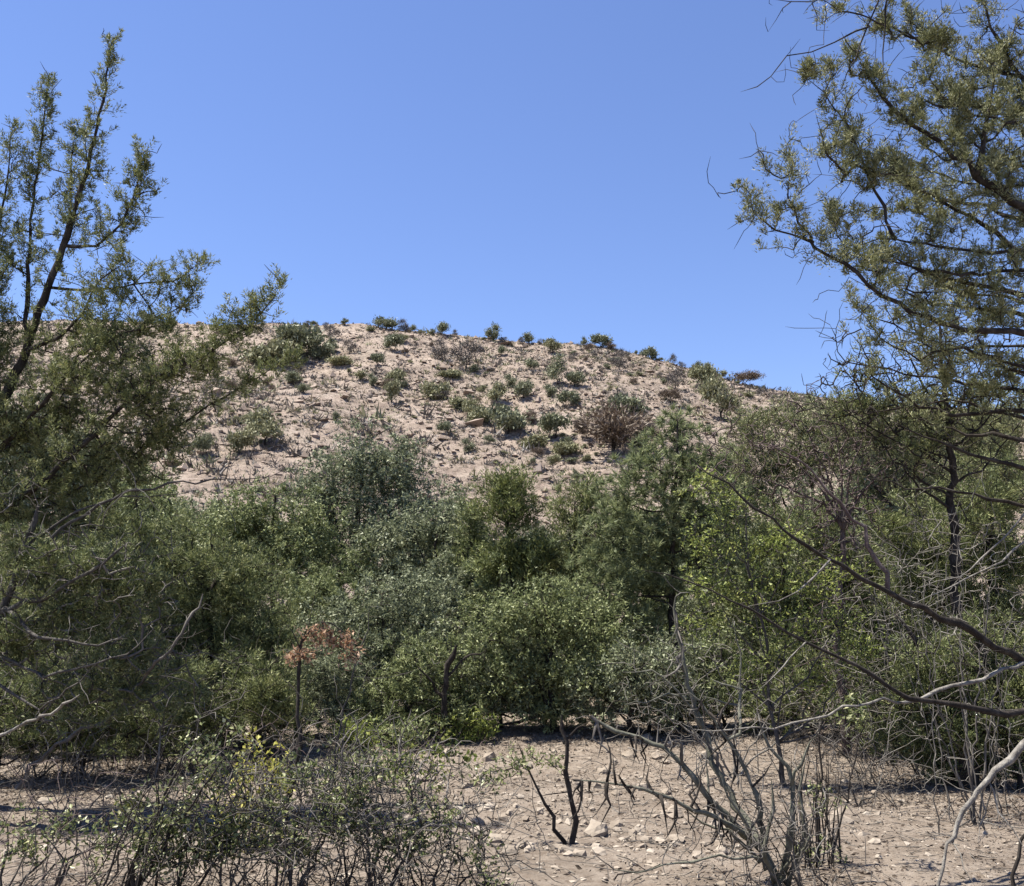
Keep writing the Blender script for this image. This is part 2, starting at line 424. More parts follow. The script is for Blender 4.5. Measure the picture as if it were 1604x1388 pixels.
def lobe(px, py, rx, ry, d, rd=None):
    s = d / FPX
    return (P(px, py, d), np.array([rx * s, (rd if rd else .9 * (rx + ry) / 2) * s, ry * s]))

NTRI = [0]
def plant(name, label, cat, base, limbs=(), lobes=(), nA=300, leaf='juniper', bark='bark_grey', twig=None, style='spray', d=12., ln=6.2, wd=1.7, lai=2.0,
          Lc=16., Rc=9., seed=1, rt=.004, limbtwigs=(), clump=15, sig=.23, seg=.1, up=.5, droop=0., back=.4, trunkname='trunk', branchname='branch',
          group=None, quad=False, extraA=None, bow=.16, wob=.012, shoots=.2, crownname='crown', baretwig=0, bareR=.3, per=None, maxtwig=.011):
    """limbs: list of (points, r0, r1); the first is the trunk. lobes: crown volumes. Lc.. ln.. are in photo pixels at distance d"""
    r = np.random.default_rng(seed); s_ = d / FPX
    root = bpy.data.objects.new(name, None); COL.objects.link(root); root.location = base; root.empty_display_size = .2
    tag(root, label, cat, group)
    sk = Skel(r)
    limb_ids = []
    for i, (pts, r0, r1) in enumerate(limbs):
        limb_ids.append(sk.path(np.array(pts), r0, r1, i, par=-1 if i == 0 else None, wob=wob, seg=seg * 1.3))
    TW = len(limbs)
    A = []
    if lobes: A.append(ell_sample(lobes, int(nA * 1.7), r, clump, sig, shoots=shoots))
    for li, n, spread, t0 in limbtwigs:          # foliage tufts strung along a limb
        ids = limb_ids[li]; k = r.integers(int(t0 * (len(ids) - 1)), len(ids), n)
        A.append(sk.p[np.array(ids)[k]] + r.normal(size=(n, 3)) * spread * (1.2 - 1.0 * ((k - t0 * len(ids)) / (len(ids) * (1 - t0))))[:, None])
    if extraA is not None: A.append(extraA)
    ax = ctr = None
    if A:
        A = np.concatenate(A)
        ax, ctr = sk.grow(A, np.array(base), TW, rt, seg=seg, back=back, droop=droop, bow=bow)
    if baretwig:
        ids = np.arange(sk.n); k = r.choice(ids, baretwig)
        B = sk.p[k] + nrm(r.normal(size=(baretwig, 3)) + np.array([0, 0, .2])) * (bareR * (.3 + r.random(baretwig)))[:, None]
        sk.grow(B, np.array(base), TW, rt * .8, seg=seg, back=.1, bow=.08)
    sk.finish(rt, rmax=maxtwig)
    B0 = np.array(base)
    for i in range(TW):
        g = sk.tubes({i})
        if g:
            link(trunkname if i == 0 else branchname, rawmesh(name + '_' + ('trunk' if i == 0 else 'branch'), g[0] - B0, g[1], M[bark if not isinstance(bark, (list, tuple)) else bark[i]], smooth=True), root)
            NTRI[0] += 2 * len(g[1])
    g = sk.tubes({TW})
    if g:
        o = link('twigs', rawmesh(name + '_twigs', g[0] - B0, g[1], M[twig or (bark if isinstance(bark, str) else bark[0])], smooth=True), root); tag(o, kind='stuff')
        NTRI[0] += 2 * len(g[1])
    if leaf and ctr is not None and len(ctr):
        area = sum(math.pi * R[0] * R[2] for _, R in lobes) if lobes else 0
        la = .5 * (ln * s_) * (wd * s_) * .55
        n_each = per if per else max(4, int(lai * area / la / len(ctr)))
        axis = nrm(ax * (1 - up) + np.array([0, 0, up]) + r.normal(size=ax.shape) * .15)
        V, F, t = clusters(ctr, axis, n_each, Lc * s_, Rc * s_, ln * s_, wd * s_, style, r, quad)
        link(crownname, rawmesh(name + '_' + crownname, V - B0, F, M[leaf], tint=t), root)
        NTRI[0] += len(F) * (2 if quad else 1)
    return root

def autolimbs(base, top, lobes, r0, seed, lean=(0, 0), low=.25):
    """trunk from base to top and one limb out to every lobe"""
    r = np.random.default_rng(seed); base = np.array(base); top = np.array(top)
    n = 6
    tr = [base + (top - base) * (k / n) + (r.normal(size=3) * np.array([1, 1, .3]) * .05 if 0 < k < n else 0) for k in range(n + 1)]
    tr[0] = tr[0] - np.array([0, 0, .12])
    L = [(tr, r0, r0 * .25)]
    ht = top[2] - base[2]
    for c, R in lobes:
        f = np.clip((c[2] - base[2]) / ht - .25 - .2 * r.random(), low * .6, .85)
        st = base + (top - base) * f
        mid = st + (c - st) * .5 - np.array([0, 0, .12]) * np.linalg.norm(c - st)
        L.append(([st, mid, c], r0 * (.55 - .3 * f), r0 * .1))
    return L

# ================================================================ THE SETTING
def axis_grid(parts):
    v = []
    for a, b, stp in parts: v += list(np.arange(a, b, stp))
    v.append(parts[-1][1]); return np.array(v)
def sheet(name, xs, ys, mat):
    X, Y = np.meshgrid(xs, ys); Z = terrain(X, Y)
    nx, ny = len(xs), len(ys)
    i = (np.arange(ny - 1)[:, None] * nx + np.arange(nx - 1)[None, :]).ravel()
    F = np.stack([i, i + 1, i + nx + 1, i + nx], 1)
    o = link(name, rawmesh(name, np.stack([X, Y, Z], -1).reshape(-1, 3), F, mat, smooth=True))
    NTRI[0] += 2 * len(F)
    return tag(o, kind='structure')
gx = axis_grid([(-400, -60, 20), (-60, -16, 1.5), (-16, -6, .3), (-6, 6, .08), (6, 16, .3), (16, 60, 1.5), (60, 400, 20)])
gy = axis_grid([(-60, 0, 5), (0, 4, .4), (4, 13, .075), (13, 30, .4)])
sheet('ground', gx, gy, M['ground'])
hx = axis_grid([(-700, -110, 30), (-110, -90, 2), (-90, 90, .6), (90, 110, 2), (110, 700, 30)])
hy = axis_grid([(30, 160, .6), (160, 200, 4), (200, 1500, 60)])
sheet('hill', hx, hy, M['hill'])

# ---- loose stone on the hill and in the wash
def stone_verts(r, squash=.6):
    t = (1 + 5 ** .5) / 2
    v = np.array([(-1, t, 0), (1, t, 0), (-1, -t, 0), (1, -t, 0), (0, -1, t), (0, 1, t), (0, -1, -t), (0, 1, -t), (t, 0, -1), (t, 0, 1), (-t, 0, -1), (-t, 0, 1)], float)
    v = nrm(v) * (1 + r.normal(size=(12, 1)) * .2) * np.array([1, .75, squash])
    return v
ICO = np.array([(0, 11, 5), (0, 5, 1), (0, 1, 7), (0, 7, 10), (0, 10, 11), (1, 5, 9), (5, 11, 4), (11, 10, 2), (10, 7, 6), (7, 1, 8), (3, 9, 4), (3, 4, 2), (3, 2, 6), (3, 6, 8), (3, 8, 9), (4, 9, 5), (2, 4, 11), (6, 2, 10), (8, 6, 7), (9, 8, 1)])
OCTV = np.array([(1, 0, 0), (-1, 0, 0), (0, 1, 0), (0, -1, 0), (0, 0, 1), (0, 0, -1)], float)
OCTF = np.array([(0, 2, 4), (2, 1, 4), (1, 3, 4), (3, 0, 4), (2, 0, 5), (1, 2, 5), (3, 1, 5), (0, 3, 5)])
def scatter(name, xy, size, mat, r, squash=.55, sink=.15):
    n = len(xy); z = terrain(xy[:, 0], xy[:, 1])
    a = r.random(n) * 6.28
    v = np.repeat(OCTV[None], n, 0) * (1 + r.normal(size=(n, 6, 1)) * .25) * np.stack([np.ones(n), .6 + .4 * r.random(n), squash * (.6 + .8 * r.random(n))], 1)[:, None, :]
    v = v + r.normal(size=v.shape) * .18
    ca, sa = np.cos(a)[:, None], np.sin(a)[:, None]
    v = np.stack([v[..., 0] * ca - v[..., 1] * sa, v[..., 0] * sa + v[..., 1] * ca, v[..., 2]], -1) * size[:, None, None]
    v += np.stack([xy[:, 0], xy[:, 1], z + size * sink], 1)[:, None, :]
    F = (np.arange(n)[:, None, None] * 6 + OCTF[None]).reshape(-1, 3)
    NTRI[0] += len(F)
    return link(name, rawmesh(name, v.reshape(-1, 3), F, mat, tint=np.repeat(r.random(n) * .6 - .1, 6)))
def wedge(n, y0, y1, r, k=.62, pw=1.6):
    y = y0 + (y1 - y0) * r.random(n) ** (1 / pw)
    return np.stack([(r.random(n) * 2 - 1) * k * y, y], 1)
r = np.random.default_rng(21)
def patchy(n, y0, y1, r, s, thr=0.0):
    xy = wedge(n, y0, y1, r)
    return xy[vnoise(xy[:, 0] * .13, xy[:, 1] * .13, s) + .6 * vnoise(xy[:, 0] * .5, xy[:, 1] * .5, s + 1) + .25 * r.normal(size=n) > thr]
xy = wedge(13000, 36, 156, r)
o = scatter('hillside_rocks', xy, np.exp(r.normal(-1.6, .5, len(xy))), M['hillrock'], r); tag(o, 'pinkish loose rocks littering the whole hillside', 'rocks', kind='stuff')
xy = patchy(2200, 40, 152, r, 31, .12); o = scatter('rock_outcrops', xy, np.exp(r.normal(-1.35, .35, len(xy))), M['hillrock'], r, .7, .05); tag(o, 'broken bigger rocks cropping out in patches on the hillside', 'rocks', kind='stuff')
xy = wedge(13000, 5.2, 14.5, r, .6, 1.3)
o = scatter('gravel', xy, np.exp(r.normal(-4.7, .6, len(xy))), M['rock'], r, .5, .1); tag(o, 'small pale gravel strewn over the floor of the wash', 'gravel', kind='stuff')

def tufts(name, xy, size, n_each, mat, r, wr=.24):
    n = len(xy); z = terrain(xy[:, 0], xy[:, 1])
    idx = np.repeat(np.arange(n), n_each); m = len(idx)
    c = np.stack([xy[:, 0], xy[:, 1], z], 1)[idx] + r.normal(size=(m, 3)) * np.array([.35, .35, 0]) * size[idx][:, None] - np.array([0, 0, .02])
    d = nrm(r.normal(size=(m, 3)) * np.array([.75, .75, .35]) + np.array([0, 0, .9]))
    V, F = leaf_geo(c, d, size[idx] * (.6 + .8 * r.random(m)), size[idx] * wr, False, r)
    t = np.clip(.5 + .5 * (r.random(n)[idx] - .5) + .2 * r.normal(size=m), 0, 1)
    NTRI[0] += len(F)
    return link(name, rawmesh(name, V, F, mat, tint=np.repeat(t, 3)))
xy = patchy(12000, 36, 154, r, 41); o = tufts('dry_grass', xy, np.exp(r.normal(-1.25, .35, len(xy))), 11, M['drygrass'], r); tag(o, 'dry straw coloured grass tufts all over the hillside', 'grass', kind='stuff')
xy = patchy(38000, 36, 154, r, 51, -.03); o = tufts('hillside_scrub', xy, np.exp(r.normal(-1.3, .5, len(xy))), 9, M['hill_grey'], r); tag(o, 'low grey brown scrub speckling the hillside', 'scrub', kind='stuff')
xy = patchy(9000, 36, 154, r, 61, .08); o = tufts('hillside_herbs', xy, np.exp(r.normal(-1.05, .4, len(xy))), 14, M['hill_olive'], r); tag(o, 'low olive green herbs speckling the hillside', 'herbs', kind='stuff')

# ================================================================ SHRUBS ON THE HILL
def shrub_mesh(kind, seed):
    r = np.random.default_rng(seed)
    Vs, Fs, T, MI, n0 = [], [], [], [], 0
    prof = {'round': (7, .5, 'hill_green'), 'oval': (7, .75, 'hill_green'), 'upright': (8, 1.25, 'hill_green'), 'mound': (7, .32, 'hill_olive'),
            'grey': (8, .6, 'hill_grey'), 'brown': (10, .62, 'hill_brown'), 'olive': (7, .6, 'hill_olive')}[kind]
    kc, hgt, lm = prof
    # unit width 1 (radius .5), height hgt
    cc = nrm(r.normal(size=(kc, 3))) * (.55 + .4 * r.random(kc))[:, None]
    cc = cc * np.array([.36, .36, .34 * hgt]) + np.array([0, 0, hgt * .55])
    if kind == 'upright': cc[:, :2] *= (1.25 - cc[:, 2:] / hgt)
    n = {'grey': 900, 'brown': 2600}.get(kind, 1700)
    k = r.integers(0, kc, n)
    p = cc[k] + r.normal(size=(n, 3)) * np.array([.105, .105, .10 * max(.5, hgt)])
    p[:, 2] = np.maximum(p[:, 2], .02)
    thin = kind in ('grey', 'brown')
    d = nrm((p - np.array([0, 0, hgt * .1])) * (1.6 if thin else .8) + r.normal(size=(n, 3)) * (.55 if thin else .6))
    ln = (.12 if kind == 'grey' else .07 if thin else .07) * (.6 + .8 * r.random(n)); wd = (.018 if kind == 'grey' else .022 if thin else .045) * (.6 + .8 * r.random(n))
    V, F = leaf_geo(p, d, ln, wd, False, r)
    t = np.repeat(np.clip(.5 + .4 * (r.random(kc)[k] - .5) + .25 * r.normal(size=n), 0, 1), 3)
    # stems
    sk = Skel(r, 4000)
    sk.path([np.array([0, 0, -.06]), np.array([.01, .01, hgt * .12])], .03, .025, 0, par=-1, seg=.06, wob=.004)
    sk.grow(cc + r.normal(size=cc.shape) * .02, np.zeros(3), 0, .007, seg=.12); sk.finish(.007, rmax=.03)
    g = sk.tubes({0}, thick=.03)
    V2, F2 = g
    F2 = np.concatenate([F2[:, [0, 1, 2]], F2[:, [0, 2, 3]]])
    return rawmesh('shrub_' + kind, np.concatenate([V, V2]), [F, F2 + len(V)], [M[lm], M['bark_dark' if kind != 'grey' else 'bark_grey']],
                   tint=np.concatenate([t, np.zeros(len(V2))]), midx=np.concatenate([np.zeros(len(F)), np.ones(len(F2))]))
SM = {k: [shrub_mesh(k, 100 + 10 * i + j) for j in range(3)] for i, k in enumerate(['round', 'oval', 'upright', 'mound', 'grey', 'brown', 'olive'])}
HT = {'round': .5, 'oval': .75, 'upright': 1.25, 'mound': .32, 'grey': .6, 'brown': .62, 'olive': .6}
WORD = {'round': 'rounded grey green', 'oval': 'oval dark green', 'upright': 'upright dark green', 'mound': 'low olive', 'grey': 'leafless grey', 'brown': 'withered brown', 'olive': 'olive green'}
def hill_shrub(px, py, w, kind, label, name='hill_shrub', cat='shrub', group='shrubs dotted over the hillside', hs=1.0, crest=False):
    """px, py: foot of the shrub in the photo; w: width in photo pixels"""
    if crest:
        x = (P(px, py, 149)[0]); b = np.array([x, 149.0, float(terrain(x, 149.0))])
    else: b = G(px, py)
    sc = 1.25 * w * b[1] / FPX
    o = link(name, SM[kind][rng.integers(0, 3)], loc=b - np.array([0, 0, .02]))
    o.scale = (sc, sc, sc * hs); o.rotation_euler = (0, 0, rng.random() * 6.28)
    return tag(o, label, cat, group)
SH = [  # foot x, foot y, width, kind, height scale, label
 (604, 521, 34, 'round', 1.1, 'rounded dark shrub on the skyline above the grey scrub, left of centre', 1),
 (631, 517, 16, 'grey', 1.6, 'thin bare bush on the skyline beside the rounded dark shrub', 1),
 (692, 521, 22, 'oval', 1.1, 'small dark tree on the skyline left of the tallest crest tree', 1),
 (773, 525, 24, 'oval', 1.2, 'dark green tree standing tallest on the middle of the crest', 1),
 (829, 530, 20, 'oval', 1.1, 'small round dark tree on the crest, second right of centre', 1),
 (940, 538, 30, 'round', 1.2, 'broad grey green bush on the crest where the skyline starts to fall', 1),
 (1018, 558, 25, 'round', 1.2, 'rounded bush on the falling right shoulder of the skyline', 1),
 (1055, 566, 12, 'grey', 2.0, 'small dead tree on the right shoulder of the skyline', 1),
 (1095, 582, 14, 'upright', .9, 'narrow dark shrub, left of a close pair on the lower skyline', 1),
 (1110, 588, 18, 'oval', 1.0, 'dark shrub, right of a close pair on the lower skyline', 1),
 (1170, 606, 40, 'brown', .8, 'reddish brown bush where the right skyline meets the trees', 1),
 (1130, 597, 16, 'olive', 1.0, 'small olive bush at the lower right end of the skyline', 1),
 (230, 503, 26, 'round', 1.2, 'dark rounded bush on the skyline behind the left juniper', 1),
 (540, 509, 12, 'oval', 1.0, 'tiny dark bush on the left part of the skyline', 1),
 (480, 507, 11, 'grey', 1.4, 'tiny bare bush at the left end of the open skyline', 1),
 (873, 603, 34, 'upright', 1.0, 'tall dark green juniper in the middle of the hill', 0),
 (900, 606, 30, 'round', 1.4, 'grey green bush touching the right side of the tall hill juniper', 0),
 (866, 553, 26, 'olive', 1.3, 'olive bush just below the crest, above the tall hill juniper', 0),
 (832, 580, 22, 'oval', 1.0, 'dark oval bush left of the tall hill juniper', 0),
 (820, 624, 32, 'round', 1.6, 'grey green round tree below and left of the tall hill juniper', 0),
 (798, 608, 20, 'oval', 1.2, 'small grey green tree above left of the grey green round tree', 0),
 (778, 632, 32, 'olive', 1.4, 'olive bush, left one in the row crossing the middle hill', 0),
 (891, 638, 30, 'round', 1.5, 'light grey green bush below the tall hill juniper', 0),
 (860, 622, 22, 'oval', 1.0, 'small bush between the tall juniper and the round tree', 0),
 (796, 680, 62, 'round', 1.3, 'broad dark green oak at the head of the draw', 0),
 (870, 686, 46, 'round', 1.4, 'dark green oak right of the broad oak in the draw', 0),
 (745, 655, 36, 'olive', 1.1, 'pale olive bush left of the broad oak in the draw', 0),
 (960, 706, 112, 'brown', .85, 'large withered brown tree with dark trunk on the hill', 0),
 (977, 662, 56, 'round', 1.3, 'green bush standing just above the large withered brown tree', 0),
 (913, 690, 22, 'brown', 2.2, 'narrow reddish brown bush at the left of the large withered tree', 0),
 (1003, 698, 30, 'oval', 1.0, 'dark bush at the right foot of the large withered tree', 0),
 (970, 580, 28, 'grey', 1.5, 'pale bush on the upper right slope under the crest', 0),
 (1105, 610, 44, 'olive', 1.3, 'yellowish olive bush below the lower skyline', 0),
 (1130, 655, 54, 'olive', 1.6, 'tall olive bush on the right slope near the front pine top', 0),
 (1058, 610, 30, 'grey', 1.4, 'grey bush left of the yellowish olive bush', 0),
 (1050, 632, 30, 'brown', 1.0, 'dull brown bush below the grey bush on the right slope', 0),
 (730, 580, 46, 'grey', 1.4, 'wide patch of bare dark grey scrub under the crest', 0),
 (692, 565, 32, 'grey', 1.6, 'upright bare grey bush left of the wide grey scrub', 0),
 (618, 550, 28, 'round', 1.6, 'grey green bush high on the left of the hill', 0),
 (591, 573, 22, 'round', 1.6, 'grey green bush below the high left bush', 0),
 (547, 555, 20, 'grey', 1.6, 'thin bare bush beside a dead stalk on the upper left slope', 0),
 (518, 532, 26, 'grey', 1.2, 'brownish grey bush near the skyline at the left', 0),
 (613, 632, 24, 'olive', 2.2, 'tall thin olive bush with dark foot on the spur edge', 0),
 (582, 605, 16, 'oval', 1.4, 'small dark bush left of the tall thin olive bush', 0),
 (620, 602, 34, 'mound', 1.6, 'low olive mound behind the tall thin olive bush', 0),
 (678, 626, 50, 'mound', 1.3, 'elongated olive mound along the spur edge', 0),
 (708, 592, 36, 'mound', 1.0, 'flat dark mound under the wide grey scrub', 0),
 (732, 710, 22, 'oval', 1.1, 'small dark bush alone on the bare lower slope', 0),
 (766, 694, 18, 'oval', .8, 'smaller dark bush right of the lone bush on the lower slope', 0),
 (697, 680, 22, 'oval', 1.0, 'spiky dark bush above left of the lone lower bush', 0),
 (476, 617, 20, 'oval', .9, 'small dark bush on the left spur face', 0),
 (460, 603, 28, 'oval', .9, 'dark bush on the upper edge of the left spur face', 0),
 (525, 660, 13, 'upright', 1.0, 'tiny dark bush in the middle of the left spur face', 0),
 (415, 697, 56, 'olive', 1.4, 'scraggy green bush on the left spur face beside the juniper tips', 0),
 (375, 712, 44, 'olive', 1.3, 'scraggy olive bush low on the left spur face', 0),
 (318, 715, 30, 'oval', 1.4, 'dark bush half hidden by the left juniper on the spur face', 0),
 (470, 560, 76, 'round', 1.2, 'wide dark green thicket on the top of the spur', 0),
 (420, 570, 80, 'mound', 1.3, 'bright olive low thicket along the top of the spur', 0),
 (500, 566, 40, 'oval', 1.1, 'green bush at the right end of the spur thicket', 0),
 (540, 572, 44, 'mound', .7, 'flat olive ground bush trailing from the spur thicket', 0),
 (722, 640, 40, 'mound', 1.2, 'first olive mound below the elongated one on the spur edge', 0),
 (752, 662, 44, 'mound', 1.2, 'second olive mound down the spur edge, left of the broad oak', 0),
 (835, 704, 50, 'mound', 1.1, 'low green mound below the two oaks in the draw', 0),
 (880, 712, 46, 'mound', 1.0, 'low green mound at the foot of the right oak in the draw', 0),
 (985, 640, 24, 'olive', 1.0, 'small olive bush above right of the green bush by the withered tree', 0),
 (935, 560, 16, 'grey', 1.2, 'little grey bush under the broad crest bush', 0),
]
for px, py, w, k, hs, lab, cr in SH:
    hill_shrub(px, py, w, k, lab, hs=hs, crest=bool(cr), group='hill_shrub named one by one' if 0 else 'shrubs dotted over the hillside')
small = []
def hill_place(px, py):
    for t, w in ((py < 560, 'just under the crest'), (px < 560 and py > 590, 'on the left spur face'), (px < 560, 'around the thicket on top of the spur'), (px > 1040, 'on the right shoulder of the hill'),
                 (abs(px - 960) < 90 and abs(py - 690) < 50, 'around the large withered brown tree'), (py > 705, 'low on the bare slope above the belt'), (px > 730 and py < 650, 'around the tall juniper in the middle of the hill'), (px > 730, 'in the draw near the broad dark oak')):
        if t: return w
    return 'along the spur edge left of the draw'
for i in range(290):
    if i % 4 == 0: ccx, ccy = rng.uniform(290, 1280), rng.random()
    px = ccx + rng.normal() * 22; top = np.interp(px, [290, 520, 720, 950, 1050, 1280], [560, 512, 528, 546, 572, 625])
    py = np.clip(top + (790 - top) * ccy + rng.normal() * 11, top, 790)
    k = ['round', 'oval', 'grey', 'olive', 'grey', 'mound', 'brown'][rng.integers(0, 7)]
    if any((px - a) ** 2 + (py - b) ** 2 < 70 for a, b in small): continue
    small.append((px, py))
    hill_shrub(px, py, 8 + 14 * rng.random() ** 2, k, 'tiny ' + WORD[k] + ' shrub ' + hill_place(px, py), name='small_shrub', group='tiny ' + WORD[k] + ' shrubs ' + hill_place(px, py), hs=rng.uniform(.8, 1.4))
for i in range(34):
    px = rng.uniform(430, 1200); k = ['oval', 'grey', 'round', 'grey'][rng.integers(0, 4)]
    hill_shrub(px, 0, rng.uniform(6, 12), k, 'tiny ' + WORD[k] + ' bush breaking the skyline ' + ('left of the tallest crest tree' if px < 773 else 'right of the tallest crest tree'), name='crest_shrub', group='tiny ' + WORD[k] + ' skyline bushes ' + ('left' if px < 773 else 'right'), hs=rng.uniform(.8, 1.5), crest=True)


# ================================================================ TREES AND BRUSH
def PP(pts, d=None):
    """photo pixels (x, y[, distance]) -> world points"""
    return [P(q[0], q[1], q[2] if len(q) > 2 else d) for q in pts]
def foot(px, d):
    x = (px - W / 2) / FPX * d
    return np.array([x, d, float(terrain(x, d))])

def mid_tree(name, label, px, d, top, lobes, leaf, style, seed, r0=.07, nA=320, bark='bark_dark', **kw):
    b = foot(px, d); tp = P(top[0], top[1], d)
    lb = [lobe(*q[:4], q[4] if len(q) > 4 else d) for q in lobes]
    return plant(name, label, 'tree', b, autolimbs(b, tp, lb, r0, seed), lb, nA, leaf, bark, style=style, d=d, seed=seed, **kw)

BROAD = dict(ln=5.2, wd=2.7, Lc=12, Rc=14, up=.35)
# ---- the belt of trees behind the wash, back to front
mid_tree('oak_tree', 'tall grey green oak with pointed crown against the pink slope', 560, 19, (566, 700),
    [(565, 728, 62, 52), (515, 770, 55, 55), (622, 775, 60, 50), (570, 830, 80, 60), (480, 830, 50, 60), (660, 830, 60, 50), (620, 735, 44, 36), (690, 805, 46, 36)], 'oak_grey', 'ball', 11, nA=600, **BROAD)
mid_tree('oak_tree', 'wide grey green oak right of the tall pointed oak', 690, 17.5, (690, 815),
    [(650, 835, 70, 45), (715, 850, 55, 45), (610, 890, 70, 50), (690, 910, 80, 55), (740, 920, 50, 50)], 'oak_grey', 'ball', 12, nA=420, **BROAD)
mid_tree('juniper_tree', 'round topped bright juniper standing out at the middle of the belt', 795, 16, (795, 745),
    [(796, 764, 38, 34), (797, 808, 42, 42), (775, 880, 46, 38), (825, 885, 50, 40)], 'juniper_fresh', 'spray', 13, nA=460, up=.7, lai=3.0, clump=24, sig=.26, shoots=.03)
mid_tree('juniper_tree', 'olive juniper with two small tips right of the round topped one', 905, 16.5, (900, 790),
    [(890, 815, 30, 48), (925, 800, 26, 42), (880, 890, 60, 50), (940, 870, 55, 60)], 'juniper', 'spray', 14, nA=420, up=.7)
mid_tree('juniper_tree', 'slender dark juniper at the left of the round topped juniper', 735, 17, (735, 790),
    [(735, 812, 18, 36), (728, 870, 32, 40)], 'juniper_dark', 'spray', 15, nA=130, up=.75, r0=.05)
mid_tree('oak_tree', 'pale grey green oak filling the left of the belt', 430, 17, (430, 770),
    [(400, 815, 70, 45), (470, 830, 60, 50), (340, 830, 60, 45), (430, 890, 80, 55), (350, 900, 70, 55), (510, 900, 60, 60)], 'oak_green', 'ball', 16, nA=520, **BROAD)
# pine with a dark upright trunk
b = foot(1057, 14)
pl = [(b - np.array([0, 0, .1])), *PP([(1056, 1050), (1052, 960), (1054, 860), (1058, 760), (1062, 660)], 14)]
plobes = [lobe(*q, 14) for q in [(1062, 680, 34, 40), (1020, 730, 50, 34), (1105, 735, 50, 36), (985, 790, 60, 36), (1060, 780, 50, 40), (1125, 800, 50, 40), (955, 850, 70, 40), (1015, 870, 55, 40), (1105, 880, 50, 40), (930, 920, 60, 40), (1000, 930, 55, 36), (985, 990, 60, 34), (1045, 820, 34, 36), (1075, 850, 36, 30), (1062, 730, 36, 36), (1050, 910, 30, 26)]]
limbs = [(pl, .075, .015)]
for c, R in plobes:
    st = np.array(pl[1]) + (np.array(pl[-1]) - np.array(pl[1])) * np.clip((c[2] - pl[1][2]) / (pl[-1][2] - pl[1][2]) - .04, .02, .97)
    limbs.append(([st, (st + c) / 2 + np.array([0, 0, -.03]), c], .02, .007))
plant('pine_tree', 'soft light green pine with straight dark trunk right of centre', 'tree', b, limbs, plobes, 620, 'pine', 'bark_dark', style='needle', d=14, ln=11, wd=1.5, Lc=10, Rc=7, lai=2.2, seed=17, up=.35)
mid_tree('oak_tree', 'small leaved dark oak overhanging the far edge of the wash', 868, 13.2, (850, 930),
    [(850, 960, 70, 45), (780, 1000, 70, 50), (915, 985, 65, 50), (740, 1060, 70, 50), (835, 1060, 80, 50), (930, 1060, 70, 50), (700, 1115, 45, 32), (880, 1118, 70, 30)], 'oak_green', 'ball', 18, nA=640, r0=.06, **BROAD)
mid_tree('oak_tree', 'shadowy oak low in the belt behind the orange leaved sapling', 600, 14, (600, 930),
    [(590, 960, 70, 50), (660, 980, 60, 55), (540, 1010, 70, 55), (640, 1050, 70, 50), (570, 1085, 80, 50)], 'oak_grey', 'ball', 19, nA=420, r0=.06, **BROAD)
mid_tree('oak_tree', 'grey green oak bush right of the dark oak, behind the dead thorn shrub', 985, 12.8, (985, 1010),
    [(985, 1035, 55, 40), (945, 1085, 55, 36), (1020, 1080, 50, 40)], 'oak_grey', 'ball', 20, nA=240, r0=.05, **BROAD)
# junipers to the left of the belt
mid_tree('juniper_tree', 'dense dark juniper between the left juniper and the pale oak', 330, 12, (330, 850),
    [(300, 900, 75, 60), (390, 930, 65, 60), (235, 960, 70, 60), (330, 1000, 80, 55), (420, 1010, 60, 60), (270, 1060, 80, 55), (380, 1090, 80, 45), (215, 840, 70, 50)], 'juniper_dark', 'spray', 22, nA=760, up=.6, r0=.09)
mid_tree('juniper_tree', 'small fresh green juniper bush at the foot of the dark juniper', 425, 10.8, (425, 1040),
    [(428, 1075, 34, 40), (400, 1110, 36, 30), (450, 1115, 30, 28)], 'juniper', 'spray', 23, nA=170, up=.6, r0=.04)
# right-hand back trees
mid_tree('juniper_tree', 'olive juniper crown under the big right juniper at the skyline', 1400, 17, (1400, 640),
    [(1380, 690, 70, 45), (1450, 670, 60, 40), (1320, 660, 60, 35), (1420, 760, 80, 50), (1510, 700, 60, 45)], 'juniper_olive', 'spray', 24, nA=430, up=.6)
mid_tree('juniper_tree', 'greyish juniper behind the bare red twigs on the right', 1265, 20, (1260, 640),
    [(1250, 665, 60, 30), (1190, 690, 50, 36), (1310, 700, 60, 40), (1240, 740, 70, 50), (1170, 760, 50, 50)], 'juniper_olive', 'spray', 25, nA=380, up=.6)
mid_tree('juniper_tree', 'dark juniper filling the right edge behind the long limbs', 1540, 13, (1540, 740),
    [(1540, 780, 75, 55), (1470, 850, 75, 55), (1570, 880, 70, 60), (1420, 920, 70, 55), (1520, 960, 80, 60), (1590, 1010, 60, 60), (1400, 830, 60, 50)], 'juniper_dark', 'spray', 26, nA=640, up=.55, r0=.1)
mid_tree('juniper_tree', 'shaded juniper behind the yellow green hackberry', 1230, 14.5, (1230, 800),
    [(1200, 850, 70, 50), (1290, 840, 60, 50), (1250, 920, 80, 50), (1340, 920, 70, 55), (1180, 960, 70, 50), (1300, 1010, 80, 55), (1390, 1030, 70, 50)], 'juniper_dark', 'spray', 27, nA=560, up=.5)
